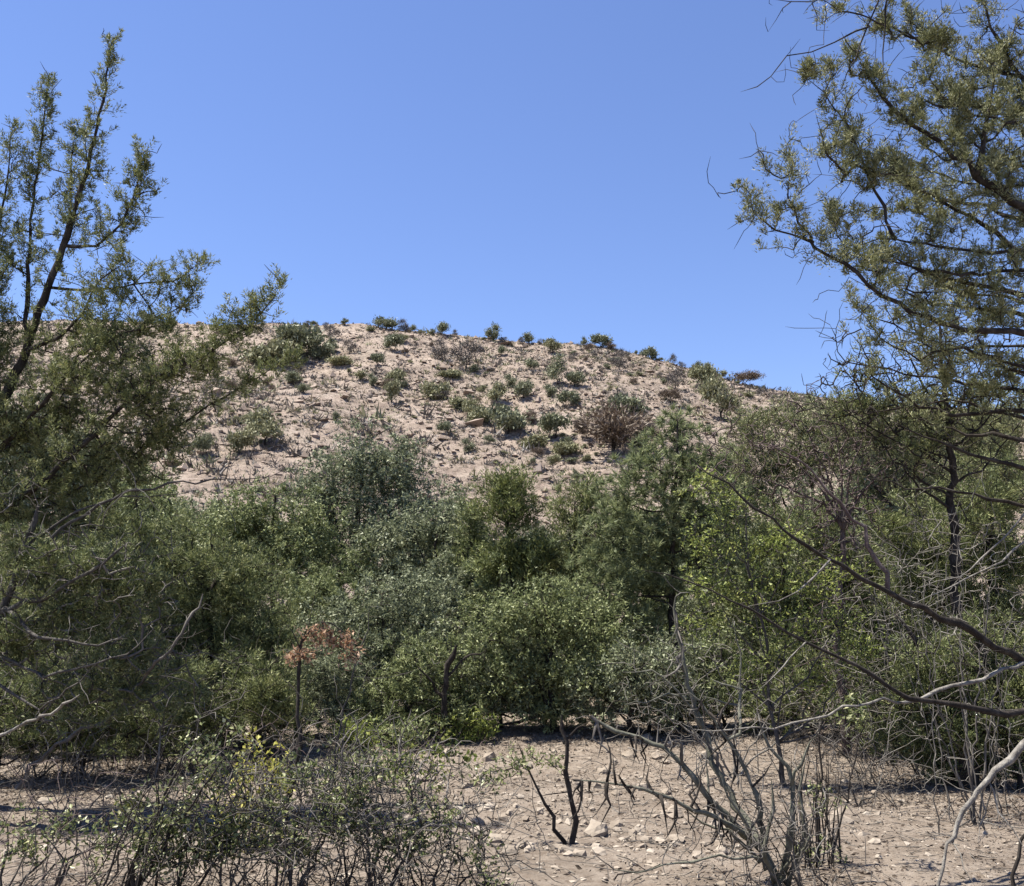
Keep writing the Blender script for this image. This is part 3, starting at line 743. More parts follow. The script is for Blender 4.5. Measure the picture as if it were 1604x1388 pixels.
# dim undergrowth behind the wash
UG = [(90, 12.5, 'juniper_dark', 'dim juniper scrub under the far left juniper'), (500, 15.5, 'oak_green', 'dim oak scrub behind the orange leaved sapling'), (660, 16, 'oak_grey', 'dim oak scrub at the back of the belt, left of centre'),
      (800, 16, 'oak_green', 'dim oak scrub at the back of the belt under the round juniper'), (1130, 15.5, 'oak_grey', 'dim oak scrub behind the pine trunk'), (1420, 15, 'juniper_dark', 'dim juniper scrub behind the right trunk')]
for i, (px, d, lf, lab) in enumerate(UG):
    mid_tree('undergrowth_bush', lab, px, d, (px, 1010), [(px - 70, 1050, 80, 50), (px + 70, 1045, 80, 50), (px, 1000, 80, 50), (px, 1090, 110, 36), (px + 10, 930, 90, 50)], lf, 'ball' if 'oak' in lf else 'spray', 30 + i, nA=260, r0=.04, lai=1.5)
FU = [(20, 10.2, 'juniper_dark', 'dark bush under the low left juniper at the edge of the pale ground'), (150, 10.3, 'juniper_dark', 'dark bush left of the leaning log foot'), (265, 10.8, 'juniper_dark', 'dark bush right of the leaning log'), (385, 11.4, 'juniper_dark', 'dark bush left of the orange leaved sapling'), (1560, 10.2, 'juniper_dark', 'dark bush right behind the thick trunk'), (1450, 10.4, 'juniper_dark', 'dark bush left behind the thick trunk'), (30, 11.5, 'juniper_dark', 'shaded low juniper bush at the far left edge of the wash'), (165, 11.8, 'juniper_dark', 'shaded low bush behind the leaning log'), (310, 12.6, 'oak_green', 'shaded low oak bush under the dense dark juniper'), (480, 12.8, 'oak_grey', 'shaded low oak bush behind the orange leaved sapling trunk'),
      (640, 13.0, 'oak_green', 'shaded low oak bush left of the short dark trunk'), (790, 13.4, 'oak_grey', 'shaded low oak bush under the small leaved dark oak'), (1010, 13.2, 'oak_grey', 'shaded low oak bush at the foot of the pine'), (1130, 13.4, 'oak_green', 'shaded low oak bush behind the tall thorn stem'), (1260, 13.0, 'juniper_dark', 'shaded low juniper bush behind the dark upright stems'), (1400, 12.2, 'juniper_dark', 'shaded low juniper bush left of the thick trunk')]
for i, (px, d, lf, lab) in enumerate(FU):
    gy_ = 950 + 1.58 * FPX / d
    mid_tree('low_bush', lab, px, d, (px, gy_ - 130), [(px - 50, gy_ - 26, 62, 28), (px + 50, gy_ - 30, 62, 28), (px, gy_ - 62, 70, 40), (px + 20, gy_ - 100, 60, 34)], lf, 'ball' if 'oak' in lf else 'spray', 130 + i, nA=150, r0=.03, lai=1.6, baretwig=220, bareR=.4)
# low shrubs at the far edge of the wash
for i, (px, py, w, lf, lab) in enumerate([(610, 1155, 70, 'oak_green', 'low green shrub on the far bank left of the dark oak'), (720, 1148, 50, 'hackberry', 'low yellowish shrub under the dark oak'),
        (300, 1150, 60, 'juniper', 'low green shrub under the dense dark juniper'), (210, 1165, 60, 'juniper_dark', 'low dark shrub at the left edge of the wash'), (545, 1165, 44, 'hackberry', 'low pale green shrub beside the forked sapling')]):
    g = G(px, py + 14); d = g[1]
    lb = [lobe(px, py - 8, w, 22, d), lobe(px + w * .5, py - 2, w * .6, 16, d)]
    plant('low_shrub', lab, 'shrub', g, autolimbs(g, P(px, py - 20, d), lb, .015, 40 + i), lb, 130, lf, 'bark_grey', style='ball', d=d, seed=40 + i, ln=6.5, wd=3.4, Lc=8, Rc=10, lai=1.7)

# ---- big left juniper: leaders drawn from the photo
D = 9.2
base = foot(-70, D)
L = [
 ([base - np.array([0, 0, .15]), *PP([(-60, 1000), (-45, 850), (-15, 720), (0, 640), (40, 550), (75, 450), (105, 370), (130, 290), (152, 200), (168, 120), (176, 62)], D)], .105, .005),
 (PP([(40, 555, D), (42, 450, D + .2), (50, 330, D + .3), (65, 220, D + .3), (75, 128, D + .3)]), .028, .005),
 (PP([(42, 548, D), (90, 530, D - .2), (130, 490, D - .3), (155, 440, D - .4), (200, 410, D - .4)]), .022, .005),
 (PP([(100, 385, D), (150, 385, D - .1), (190, 350, D - .2), (214, 295, D - .2), (222, 240, D - .2)]), .02, .004),
 (PP([(75, 450, D), (150, 455, D + .1), (210, 445, D + .2), (270, 440, D + .3), (315, 412, D + .3)]), .016, .004),
 (PP([(210, 446, D + .2), (245, 495, D + .2), (285, 480, D + .3), (300, 450, D + .3)]), .008, .004),
 (PP([(-40, 830, D), (60, 760, D - .3), (180, 650, D - .4), (250, 590, D - .5), (330, 550, D - .6), (390, 510, D - .6), (420, 480, D - .6), (436, 452, D - .6)]), .035, .005),
 (PP([(-15, 720, D), (60, 640, D - .3), (120, 570, D - .4), (200, 520, D - .4), (260, 510, D - .4)]), .028, .005),
 (PP([(-40, 850, D), (100, 780, D + .3), (230, 700, D + .3), (290, 660, D + .3), (370, 610, D + .3), (440, 572, D + .3), (480, 560, D + .3)]), .026, .003),
 (PP([(330, 550, D - .6), (355, 520, D - .6), (362, 488, D - .6)]), .009, .004),
 (PP([(390, 510, D - .6), (396, 480, D - .6), (398, 470, D - .6)]), .007, .004),
 (PP([(0, 640, D), (-15, 500, D + .2), (-10, 400, D + .2), (10, 290, D + .2), (20, 200, D + .2)]), .03, .005),
 (PP([(105, 375, D), (110, 320, D + .2), (112, 250, D + .2), (118, 210, D + .2)]), .014, .004),
]
TWL = [(a, int(n * 1.6), b, c) for a, n, b, c in [(0, 95, .12, .55), (1, 80, .10, .3), (2, 40, .13, .3), (3, 62, .09, .4), (4, 55, .11, .35), (5, 26, .09, .4), (6, 90, .14, .3), (7, 70, .16, .25), (8, 60, .13, .3), (9, 20, .06, .2), (10, 14, .05, .2), (11, 80, .13, .3), (12, 34, .09, .2)]]
lb = [lobe(*q) for q in [(30, 690, 80, 55, D), (120, 640, 75, 50, D - .2), (210, 610, 70, 45, D - .3), (60, 800, 90, 50, D), (170, 720, 80, 50, D), (250, 680, 50, 45, D), (300, 570, 45, 35, D - .5), (160, 545, 70, 40, D), (-40, 560, 80, 70, D), (-60, 400, 70, 80, D)]]
plant('juniper_tree', 'tall juniper at the left edge with spiky leaders above the hill', 'tree', base, L, lb, 860, 'juniper', 'bark_dark', style='spray', d=D, seed=51, wob=.006, limbtwigs=TWL, per=70, ln=5.6, wd=1.5, Lc=20, Rc=5.5, up=.6, baretwig=520, bareR=.25, lai=2)

# second left juniper, lower and in front, full of grey dead twigs
D = 8.6; base = foot(-30, D)
L = [([base - np.array([0, 0, .12]), *PP([(-20, 1080), (0, 980), (20, 900), (45, 840), (60, 790)], D)], .09, .02),
     (PP([(0, 960, D), (80, 930, D - .2), (160, 880, D - .3), (200, 850, D - .3)]), .03, .008),
     (PP([(5, 950, D), (60, 1000, D - .4), (130, 1010, D - .5), (200, 1000, D - .5)]), .025, .006),
     (PP([(-10, 1020, D), (70, 1060, D - .3), (150, 1040, D - .4), (215, 1015, D - .4), (240, 985, D - .4)]), .02, .004),
     (PP([(20, 900, D), (90, 830, D), (200, 770, D), (330, 752, D), (420, 745, D), (470, 730, D)]), .022, .002),
     (PP([(30, 870, D), (120, 800, D + .1), (230, 775, D + .1), (330, 770, D + .1)]), .016, .002),
     (PP([(-20, 1060, D), (60, 1110, D - .4), (120, 1070, D - .6), (160, 1030, D - .6)]), .016, .004)]
lb = [lobe(*q) for q in [(60, 890, 80, 50, D), (160, 900, 75, 50, D), (110, 970, 75, 45, D), (210, 950, 55, 50, D), (20, 1000, 60, 50, D), (200, 1030, 55, 40, D), (240, 1085, 60, 40, D + .3), (120, 1090, 60, 40, D)]]
plant('juniper_tree', 'low juniper at the left edge bristling with dead grey twigs', 'tree', base, L, lb, 470, 'juniper_dark', 'bark_grey', twig='dead_grey', style='spray', d=D, seed=52, lai=2.1, up=.55, baretwig=1500, bareR=.42, rt=.0034)

# ---- big right juniper: trunk beyond the right edge, limbs sweeping in
D = 7.6; base = foot(1760, D)
L = [([base - np.array([0, 0, .15]), *PP([(1765, 1150), (1760, 1050), (1750, 900), (1745, 700), (1740, 500), (1750, 250), (1760, 50), (1770, -150)], D)], .17, .05),
 (PP([(1742, 470), (1665, 385, D - .2), (1604, 330, D - .3), (1530, 275, D - .4), (1450, 210, D - .5), (1385, 155, D - .6), (1352, 110, D - .6)], D), .045, .008),
 (PP([(1740, 510), (1665, 440, D), (1604, 400, D + .1), (1540, 350, D + .2), (1480, 315, D + .2), (1400, 280, D + .2)], D), .032, .006),
 (PP([(1740, 440), (1660, 405, D - .3), (1604, 397, D - .4), (1500, 390, D - .5), (1400, 372, D - .6), (1330, 385, D - .6)], D), .022, .004),
 (PP([(1740, 520), (1670, 480, D - .2), (1604, 462, D - .3), (1500, 440, D - .4), (1440, 425, D - .5), (1395, 400, D - .5)], D), .03, .005),
 (PP([(1740, 560), (1680, 530, D - .4), (1604, 522, D - .6), (1500, 514, D - .8), (1430, 490, D - .9), (1365, 448, D - 1), (1325, 408, D - 1), (1280, 385, D - 1), (1250, 350, D - 1), (1237, 310, D - 1), (1240, 268, D - 1)], D), .032, .005),
 (PP([(1270, 378, D - 1), (1215, 362, D - 1), (1182, 335, D - 1), (1172, 300, D - 1)]), .008, .003),
 (PP([(1530, 275, D - .4), (1545, 210, D - .4), (1553, 150, D - .4), (1556, 100, D - .4)]), .02, .006),
 (PP([(1400, 372, D - .6), (1345, 235, D - .5), (1320, 190, D - .5), (1290, 140, D - .5), (1260, 120, D - .5)]), .012, .004),
 (PP([(1742, 300), (1660, 200, D), (1600, 120, D), (1560, 60, D), (1540, 0, D)], D), .035, .007),
 (PP([(1600, 120, D), (1520, 100, D + .2), (1460, 70, D + .2), (1420, 20, D + .2)]), .016, .005),
 (PP([(1742, 640), (1680, 640, D), (1604, 640, D), (1490, 650, D + .1), (1420, 625, D + .1), (1370, 585, D + .1), (1330, 520, D + .1)], D), .026, .003),
 (PP([(1742, 600), (1680, 590, D - .2), (1604, 575, D - .2), (1510, 545, D - .2), (1440, 560, D - .2), (1380, 530, D - .2), (1340, 480, D - .2)], D), .02, .003),
 (PP([(1760, 1060), (1680, 1055, D - .3), (1604, 1035, D - .5), (1520, 990, D - .7), (1400, 932, D - .9), (1290, 872, D - 1), (1205, 812, D - 1.1), (1140, 760, D - 1.1), (1080, 715, D - 1.1)], D), .038, .004),
 (PP([(1390, 927, D - .9), (1378, 880, D - .9), (1350, 830, D - .9), (1300, 770, D - .9), (1250, 720, D - .9), (1200, 700, D - .9), (1145, 683, D - .9)]), .016, .003),
 (PP([(1762, 1140), (1680, 1130, D - .6), (1604, 1117, D - .8), (1500, 1106, D - 1), (1425, 1092, D - 1.1), (1335, 1042, D - 1.2), (1262, 1006, D - 1.2), (1180, 958, D - 1.2), (1080, 912, D - 1.2), (1005, 893, D - 1.2)], D), .03, .003),
 (PP([(1604, 1036, D - .5), (1540, 1066, D - .7), (1440, 1092, D - .9), (1345, 1106, D - 1.2), (1240, 1132, D - 1.4), (1150, 1150, D - 1.5), (1085, 1142, D - 1.5)]), .015, .0035),
 (PP([(1300, 877, D - 1), (1270, 905, D - 1.1), (1220, 940, D - 1.2), (1150, 955, D - 1.2)]), .007, .002),
 (PP([(1262, 1006, D - 1.2), (1240, 1030, D - 1.3), (1210, 1060, D - 1.4), (1190, 1080, D - 1.4)]), .006, .002),
 (PP([(1750, 760), (1660, 770, D - .5), (1604, 805, D - .6), (1560, 860, D - .7), (1500, 903, D - .8), (1435, 922, D - .8)], D), .014, .003),
 (PP([(1755, 800), (1670, 815, D - .6), (1604, 850, D - .7), (1540, 897, D - .8), (1430, 946, D - .9)], D), .014, .003),
 (PP([(1748, 740), (1680, 740, D), (1604, 735, D), (1520, 710, D), (1440, 680, D), (1400, 660, D)], D), .025, .004),
 (PP([(1748, 790), (1680, 800, D + .2), (1604, 795, D + .2), (1500, 770, D + .2), (1420, 765, D + .2), (1340, 745, D + .2)], D), .02, .003),
]
rl = np.random.default_rng(9)
for y0, xe in [(350, 1420), (300, 1330), (430, 1300), (500, 1380), (545, 1330), (590, 1420), (200, 1450), (615, 1300), (480, 1450), (260, 1500), (660, 1330), (690, 1400)]:
    dd = D + rl.uniform(-.6, .8); x1 = 1604 + rl.uniform(-20, 20)
    L.append((PP([(1742, y0 + 20, D), (x1, y0 - 5, (D + dd) / 2), ((x1 + xe) / 2 + 20, y0 - 12 + rl.normal() * 12, dd), (xe + 25, y0 - 45 + rl.normal() * 12, dd), (xe, y0 - 95 + rl.normal() * 15, dd)]), rl.uniform(.014, .024), .003))
for y0, xe, ye in [(300, 1960, 160), (430, 2010, 330), (560, 1990, 480), (180, 1900, 20), (680, 1960, 620)]:      # the side away from the frame
    L.append((PP([(1745, y0), (1830, y0 - 30, D + .1), (xe - 50, (y0 + ye) / 2, D + .2), (xe, ye, D + .2)], D), .03, .004))
L = [(a, b0 * 1.2, c0) for a, b0, c0 in L]
bk = ['bark_dark'] * len(L)
for k in (16, 17, 18, 19, 20): bk[k] = 'dead_pale'
bk[14] = 'bark_red'
TWR = [(a, int(n * 1.7), b, c) for a, n, b, c in [(1, 70, .13, .35), (2, 50, .13, .3), (3, 40, .12, .3), (4, 45, .12, .3), (5, 60, .10, .35), (6, 14, .07, .5), (7, 30, .10, .3), (8, 34, .10, .3), (9, 50, .14, .3), (10, 40, .12, .2), (11, 16, .10, .3), (12, 18, .1, .3), (23, 40, .13, .4), (24, 40, .13, .4), (25, 40, .12, .4), (26, 30, .12, .4), (27, 24, .12, .5), (28, 24, .12, .5), (29, 40, .13, .4), (31, 30, .12, .4), (32, 40, .12, .4)]]
lb = [lobe(*q) for q in [(1262, 128, 34, 24, D - .6), (1330, 112, 50, 30, D - .6), (1300, 18, 36, 22, D - .4), (1390, 50, 45, 40, D), (1470, 80, 50, 45, D), (1570, 80, 45, 50, D), (1500, 155, 60, 45, D - .3), (1420, 170, 50, 40, D - .3),
   (1285, 240, 50, 30, D - .8), (1335, 285, 60, 36, D - .6), (1400, 250, 50, 42, D - .5), (1200, 262, 13, 20, D - 1), (1185, 310, 15, 18, D - 1), (1218, 335, 14, 10, D - 1), (1480, 235, 55, 45, D), (1580, 190, 45, 55, D), (1570, 300, 40, 40, D), (1410, 325, 55, 26, D), (1470, 360, 45, 26, D),
   (1335, 345, 45, 24, D - .8), (1370, 425, 32, 26, D - .9), (1500, 455, 55, 22, D - .3), (1565, 500, 45, 26, D - .2), (1455, 485, 40, 20, D - .5), (1480, 590, 34, 26, D), (1550, 600, 40, 34, D), (1640, 120, 60, 90, D), (1660, 300, 60, 90, D), (1650, 560, 50, 70, D), (1850, 200, 80, 80, D), (1950, 170, 60, 60, D), (1880, 360, 90, 70, D), (1990, 330, 60, 60, D), (1900, 520, 90, 60, D), (1780, 60, 80, 80, D + .4)]]
plant('juniper_tree', 'big juniper leaning in from the right edge with dark sweeping limbs', 'tree', base, L, lb, 1000, 'juniper_olive', bk, twig='bark_dark', style='spray', d=D, seed=61, limbtwigs=TWR, lai=2.3, ln=5.6, wd=1.5, Lc=17, Rc=8, up=.66, clump=7, sig=.14, baretwig=2000, bareR=.36, rt=.0028)

# a half dead juniper behind it, a haze of dark twigs down to the belt
Dq = 11.5; bq = foot(1500, Dq)
Lq = [([bq - np.array([0, 0, .12]), *PP([(1500, 1000), (1495, 850), (1490, 720), (1480, 600), (1470, 500)], Dq)], .1, .015)]
for y0, xe, ye in [(780, 1330, 640), (740, 1310, 560), (700, 1340, 500), (660, 1385, 470), (640, 1560, 520), (700, 1590, 600), (760, 1600, 660), (620, 1430, 470), (800, 1390, 700), (720, 1290, 620)]:
    Lq.append((PP([(1492, y0), ((1492 + xe) / 2, y0 - (y0 - ye) * .35), (xe, ye)], Dq), .02, .003))
lq = [lobe(*q, Dq) for q in [(1360, 590, 40, 30), (1400, 640, 50, 36), (1460, 620, 50, 36), (1540, 640, 50, 40), (1330, 650, 36, 26), (1480, 560, 40, 30), (1590, 600, 40, 40), (1430, 700, 60, 36)]]
plant('juniper_tree', 'half dead juniper with a haze of dark twigs under the big right juniper', 'tree', bq, Lq, lq, 260, 'juniper', 'bark_dark', style='spray', d=Dq, seed=66, lai=1.0, baretwig=2600, bareR=.5, rt=.0042, up=.6)

# dark limb hanging into the top of the frame
D = 5.6
ob = P(1420, -260, D)
L = [(PP([(1760, -150, D + 1.9), (1560, -300, D + .6), (1450, -200, D + .1), (1392, -60, D), (1375, 5, D), (1362, 42, D), (1338, 92, D), (1318, 140, D)]), .03, .003),
     (PP([(1388, -40, D), (1390, 40, D), (1388, 85, D), (1384, 122, D)]), .008, .003),
     (PP([(1362, 42, D), (1310, 62, D), (1272, 76, D), (1235, 92, D), (1205, 122, D), (1160, 144, D)]), .007, .002),
     (PP([(1392, -60, D), (1330, -25, D), (1275, 3, D), (1235, 5, D), (1205, -2, D)]), .007, .002),
     (PP([(1240, 2, D), (1225, 15, D), (1212, 32, D), (1203, 50, D)]), .004, .002),
     (PP([(1272, 5, D), (1278, 30, D), (1284, 45, D), (1300, 48, D)]), .004, .002)]
plant('bare_limb', 'dark leafless limb drooping into the top right of the frame', 'branch', foot(1760, 7.7) + np.array([0, 0, 6.2]), L, (), 0, None, 'bark_dark', seed=62, baretwig=30, bareR=.16, rt=.002, trunkname='limb', branchname='side_branch')

# trunk of the right juniper group, standing at the back of the clearing
g = G(1510, 1235); D = g[1]
L = [([g - np.array([0, 0, .15]), *PP([(1509, 1222), (1505, 1180), (1500, 1120), (1520, 1060), (1545, 990)], D)], .17, .05),
     (PP([(1500, 1130), (1460, 1060), (1430, 1000), (1400, 960)], D), .06, .012), (PP([(1512, 1150), (1570, 1090), (1620, 1040)], D), .06, .02), (PP([(1500, 1170), (1450, 1130), (1410, 1110)], D), .04, .008)]
lb = [lobe(*q, D) for q in [(1530, 1010, 60, 40), (1590, 1060, 55, 50), (1450, 1050, 55, 40), (1520, 1110, 55, 45), (1590, 1150, 45, 40), (1460, 1120, 45, 36), (1570, 1195, 40, 22), (1450, 1180, 40, 24), (1505, 1170, 40, 26), (1540, 1205, 30, 16), (1475, 1210, 26, 14)]]
plant('juniper_tree', 'short thick juniper trunk in deep shade at the back right of the clearing', 'tree', g, L, lb, 380, 'juniper_dark', 'bark_dark', style='spray', d=D, seed=63, lai=2.2, baretwig=700, bareR=.4, up=.4)

# bare reddish twigged shrub against the slope on the right
D = 12; b = foot(1310, D)
L = [([b - np.array([0, 0, .1]), *PP([(1312, 1000), (1318, 880), (1322, 800)], D)], .05, .03)]
L += [(PP([(1320, 830), q1, q2, q3], D), .02, .003) for q1, q2, q3 in [((1290, 770), (1240, 720), (1145, 685)), ((1300, 750), (1270, 690), (1250, 645)), ((1318, 740), (1310, 690), (1300, 640)), ((1290, 790), (1220, 760), (1120, 715)), ((1330, 750), (1350, 690), (1360, 650)), ((1345, 780), (1390, 730), (1440, 700))]]
plant('bare_shrub', 'bare shrub of fine purplish grey twigs against the slope on the right', 'shrub', b, L, (), 0, None, 'bark_red', twig='bark_red', seed=64, baretwig=2200, bareR=.5, rt=.0042)

# ---- yellow green hackberry in front of the right belt
D = 10.2; b = foot(1210, D)
LB = [(1108, 775, 34, 30), (1150, 800, 34, 22), (1120, 850, 46, 30), (1190, 860, 46, 32), (1240, 850, 34, 24), (1110, 920, 46, 30), (1180, 930, 50, 34), (1260, 915, 50, 30), (1320, 905, 40, 26), (1100, 985, 30, 30), (1230, 990, 50, 30), (1310, 980, 46, 34), (1190, 1040, 46, 30), (1350, 1020, 40, 26), (1290, 1060, 46, 24), (1330, 1110, 40, 24)]
lb = [lobe(*q, D) for q in LB]
L = autolimbs(b, P(1170, 800, D), lb, .028, 70)
plant('hackberry_shrub', 'bright yellow green leafy shrub in front of the pine trunk', 'shrub', b, L, lb, 430, 'hackberry', 'bark_grey', style='ball', d=D, seed=70, lai=.62, ln=5.8, wd=3.2, Lc=9, Rc=15, up=.4)

# ---- treetops behind the belt: copies of the trees in front, each a thing of its own
def copy_tree(src, px, d, sc, label, rz):
    c = src.copy(); COL.objects.link(c); c.location = foot(px, d); c.scale = (sc, sc, sc); c.rotation_euler = (0, 0, rz); c['label'] = label
    for ch in src.children:
        k = ch.copy(); COL.objects.link(k); k.parent = c
    return c
TR = {o['label']: o for o in bpy.data.objects if o.parent is None and 'label' in o.keys()}
def src(word): return next(o for l, o in TR.items() if word in l)
for w, px, d, sc, rz, lab in [
    ('tall grey green oak', 400, 23, .78, 2.0, 'grey green treetop peeping over the pale oak at the left of the belt'),
    ('wide grey green oak', 300, 22, 1.15, 1.0, 'oak treetop behind the dense dark juniper'),
    ('pale grey green oak', 180, 20, 1.2, 2.5, 'pale oak behind the tall left juniper'),
    ('tall grey green oak', 60, 19, 1.15, 4.0, 'grey oak behind the tall left juniper trunk'),
    ('olive juniper with two', 680, 23, .8, 1.3, 'olive treetop behind the wide grey green oak'),
    ('wide grey green oak', 850, 22, .95, 3.0, 'oak treetop behind the two tipped olive juniper'),
    ('olive juniper with two', 985, 20, 1.0, 2.2, 'olive juniper behind the pine, left of its trunk'),
    ('pale grey green oak', 1120, 20, 1.05, .7, 'pale oak behind the pine, right of its trunk'),
    ('greyish juniper', 1400, 23, 1.0, 2.0, 'greyish juniper far behind the right trees'),
    ('olive juniper crown', 1570, 19, 1.05, 1.2, 'olive juniper at the far right behind the sweeping limbs'),
    ('wide grey green oak', 1330, 18, 1.15, 5.0, 'oak behind the bare purplish shrub')]:
    copy_tree(src(w), px, d, sc, lab, rz)
# low scrub closing the gaps under the crowns
for k, (w, px, d, sc, lab) in enumerate([
    ('dim oak scrub behind the orange', 230, 18, 1.25, 'dim scrub far back behind the leaning log'), ('dim oak scrub at the back of the belt, left', 330, 19, 1.3, 'dim scrub far back behind the dense dark juniper'),
    ('dim oak scrub behind the pine', 430, 19.5, 1.3, 'dim scrub far back under the pale oak'), ('dim oak scrub behind the orange', 540, 20, 1.35, 'dim scrub far back under the tall pointed oak'),
    ('dim oak scrub at the back of the belt under', 650, 20, 1.3, 'dim scrub far back under the wide grey oak'), ('dim oak scrub behind the pine', 760, 19.5, 1.3, 'dim scrub far back left of the round topped juniper foot'),
    ('dim oak scrub at the back of the belt, left', 860, 19.5, 1.3, 'dim scrub far back right of the round topped juniper foot'), ('dim oak scrub behind the orange', 960, 18.5, 1.3, 'dim scrub far back left of the pine foot'),
    ('dim oak scrub at the back of the belt under', 1050, 18, 1.3, 'dim scrub far back behind the pine foot'), ('dim oak scrub behind the pine', 1190, 18, 1.35, 'dim scrub far back behind the hackberry'),
    ('dim juniper scrub behind the right', 1300, 17.5, 1.25, 'dim scrub far back behind the bare purplish shrub'), ('dim juniper scrub behind the right', 1500, 17, 1.3, 'dim scrub far back behind the thick trunk'),
    ('dim juniper scrub under the far left', 20, 17, 1.3, 'dim scrub far back at the left edge'), ('dim juniper scrub under the far left', 140, 17.5, 1.3, 'dim scrub far back behind the low left juniper')]):
    copy_tree(src(w), px, d, sc, lab, k * 1.7)

# ================================================================ FOREGROUND BRUSH, DEADWOOD AND STONES
# dead thorny shrub with grey green stems
D = 6.25; b = foot(1205, D)
L = [([b - np.array([0, 0, .1]), *PP([(1205, 1350), (1180, 1315), (1120, 1262), (1085, 1215), (1040, 1172), (985, 1150), (945, 1138), (925, 1122)], D)], .026, .010),
 (PP([(1180, 1315, D), (1120, 1280, D - .2), (1070, 1258, D - .25), (1010, 1237, D - .3), (950, 1227, D - .3), (898, 1222, D - .3)]), .016, .005),
 (PP([(1195, 1330, D), (1155, 1260, D + .2), (1118, 1195, D + .25), (1100, 1140, D + .3), (1084, 1090, D + .3), (1068, 1040, D + .3), (1060, 975, D + .3), (1058, 935, D + .3)]), .024, .008),
 (PP([(1100, 1140, D + .3), (1085, 1110, D + .25), (1050, 1072, D + .2), (1020, 1048, D + .2), (975, 1053, D + .2)]), .011, .003),
 (PP([(1075, 1092, D + .25), (1045, 1088, D + .2), (1010, 1102, D + .2), (978, 1104, D + .2)]), .008, .003),
 (PP([(1200, 1360, D), (1190, 1270, D - .1), (1170, 1210, D - .1), (1140, 1160, D - .1), (1110, 1115, D - .1), (1080, 1085, D - .1)]), .018, .006),
 (PP([(1225, 1375, D), (1236, 1310, D - .15), (1243, 1250, D - .15), (1235, 1200, D - .15), (1205, 1170, D - .15), (1190, 1130, D - .15)]), .022, .007),
 (PP([(1240, 1230, D - .15), (1262, 1180, D - .2), (1280, 1150, D - .2)]), .010, .003),
 (PP([(1160, 1150, D - .1), (1158, 1090, D), (1160, 1040, D), (1150, 980, D)]), .010, .003),
 (PP([(1162, 1080, D), (1130, 1070, D), (1110, 1062, D)]), .008, .003),
 (PP([(1160, 1105, D), (1120, 1098, D), (1098, 1090, D)]), .007, .003),
 (PP([(1190, 1345, D - .2), (1130, 1340, D - .35), (1060, 1355, D - .4), (1000, 1365, D - .45), (962, 1362, D - .45)]), .008, .004),
 (PP([(1112, 1265, D), (1108, 1220, D + .05), (1106, 1190, D + .05)]), .008, .004),
 (PP([(1210, 1380, D), (1262, 1330, D - .3), (1270, 1290, D - .3)]), .012, .005),
 (PP([(1215, 1385, D), (1195, 1330, D - .2), (1212, 1270, D - .2), (1208, 1220, D - .2)]), .016, .007), (PP([(1235, 1388, D), (1262, 1300, D - .2), (1250, 1240, D - .2), (1262, 1190, D - .2)]), .016, .006),
 (PP([(1190, 1350, D), (1140, 1300, D - .1), (1100, 1290, D - .1), (1075, 1268, D - .1)]), .012, .004), (PP([(1180, 1340, D), (1170, 1290, D - .3), (1140, 1250, D - .3), (1130, 1215, D - .3)]), .012, .004)]
# short dead spurs hanging under and standing on the arching stems
rs = np.random.default_rng(5)
for k in range(78):
    li = [0, 1, 1, 2, 0, 5][k % 6]; pts = catmull(L[li][0], .05); j = rs.integers(int(.25 * len(pts)), len(pts) - 1); p0 = pts[j]
    dn = -1 if rs.random() < .62 else 1
    ln_ = rs.uniform(.08, .24)
    q = p0 + np.array([rs.normal() * .03, rs.normal() * .03, dn * ln_ * .5]); q2 = q + np.array([rs.normal() * .05, rs.normal() * .03, dn * ln_ * .5])
    L.append(([p0, q, q2], rs.uniform(.005, .010), .003))
L = [(a, b0 * 1.25, c0) for a, b0, c0 in L]
bkt = ['bark_green'] * (len(L) - 78) + ['bark_dark' if k % 3 else 'dead_grey' for k in range(78)]
plant('thorn_shrub', 'dead thorny shrub with arching grey stems at the front right', 'shrub', b, L, (), 0, None, bkt, twig='dead_grey', seed=80, baretwig=420, bareR=.17, rt=.0026, branchname='stem', trunkname='stem', seg=.06, wob=.007)

# clump of thin dark upright stems beside it
g = G(1278, 1352); D = g[1]
L = []
for k in range(26):
    x0 = 1278 + rs.uniform(-34, 40); tp = x0 + rs.uniform(-30, 30); ty = rs.uniform(1165, 1260); dd = D + rs.uniform(-.2, .25)
    L.append((PP([(x0, 1362, dd), (x0 + (tp - x0) * .3 + rs.normal() * 3, 1362 - (1362 - ty) * .4, dd), (tp, ty, dd)]), rs.uniform(.005, .010), .003))
L.append((PP([(1300, 1350, D), (1318, 1280, D), (1335, 1220, D), (1352, 1160, D), (1362, 1110, D)]), .009, .004))
L.append((PP([(1282, 1355, D), (1280, 1250, D), (1283, 1180, D), (1280, 1100, D)]), .011, .004))
lb = [lobe(1290, 1255, 26, 22, D), lobe(1275, 1335, 40, 20, D), lobe(1340, 1120, 30, 26, D)]
plant('stem_clump', 'clump of thin dark upright stems with a shadow beside the thorn shrub', 'shrub', g, L, lb, 60, 'thicket', 'bark_dark', style='ball', d=D, seed=81, lai=.5, ln=7, wd=4, baretwig=60, bareR=.15, branchname='stem', trunkname='stem', rt=.002)

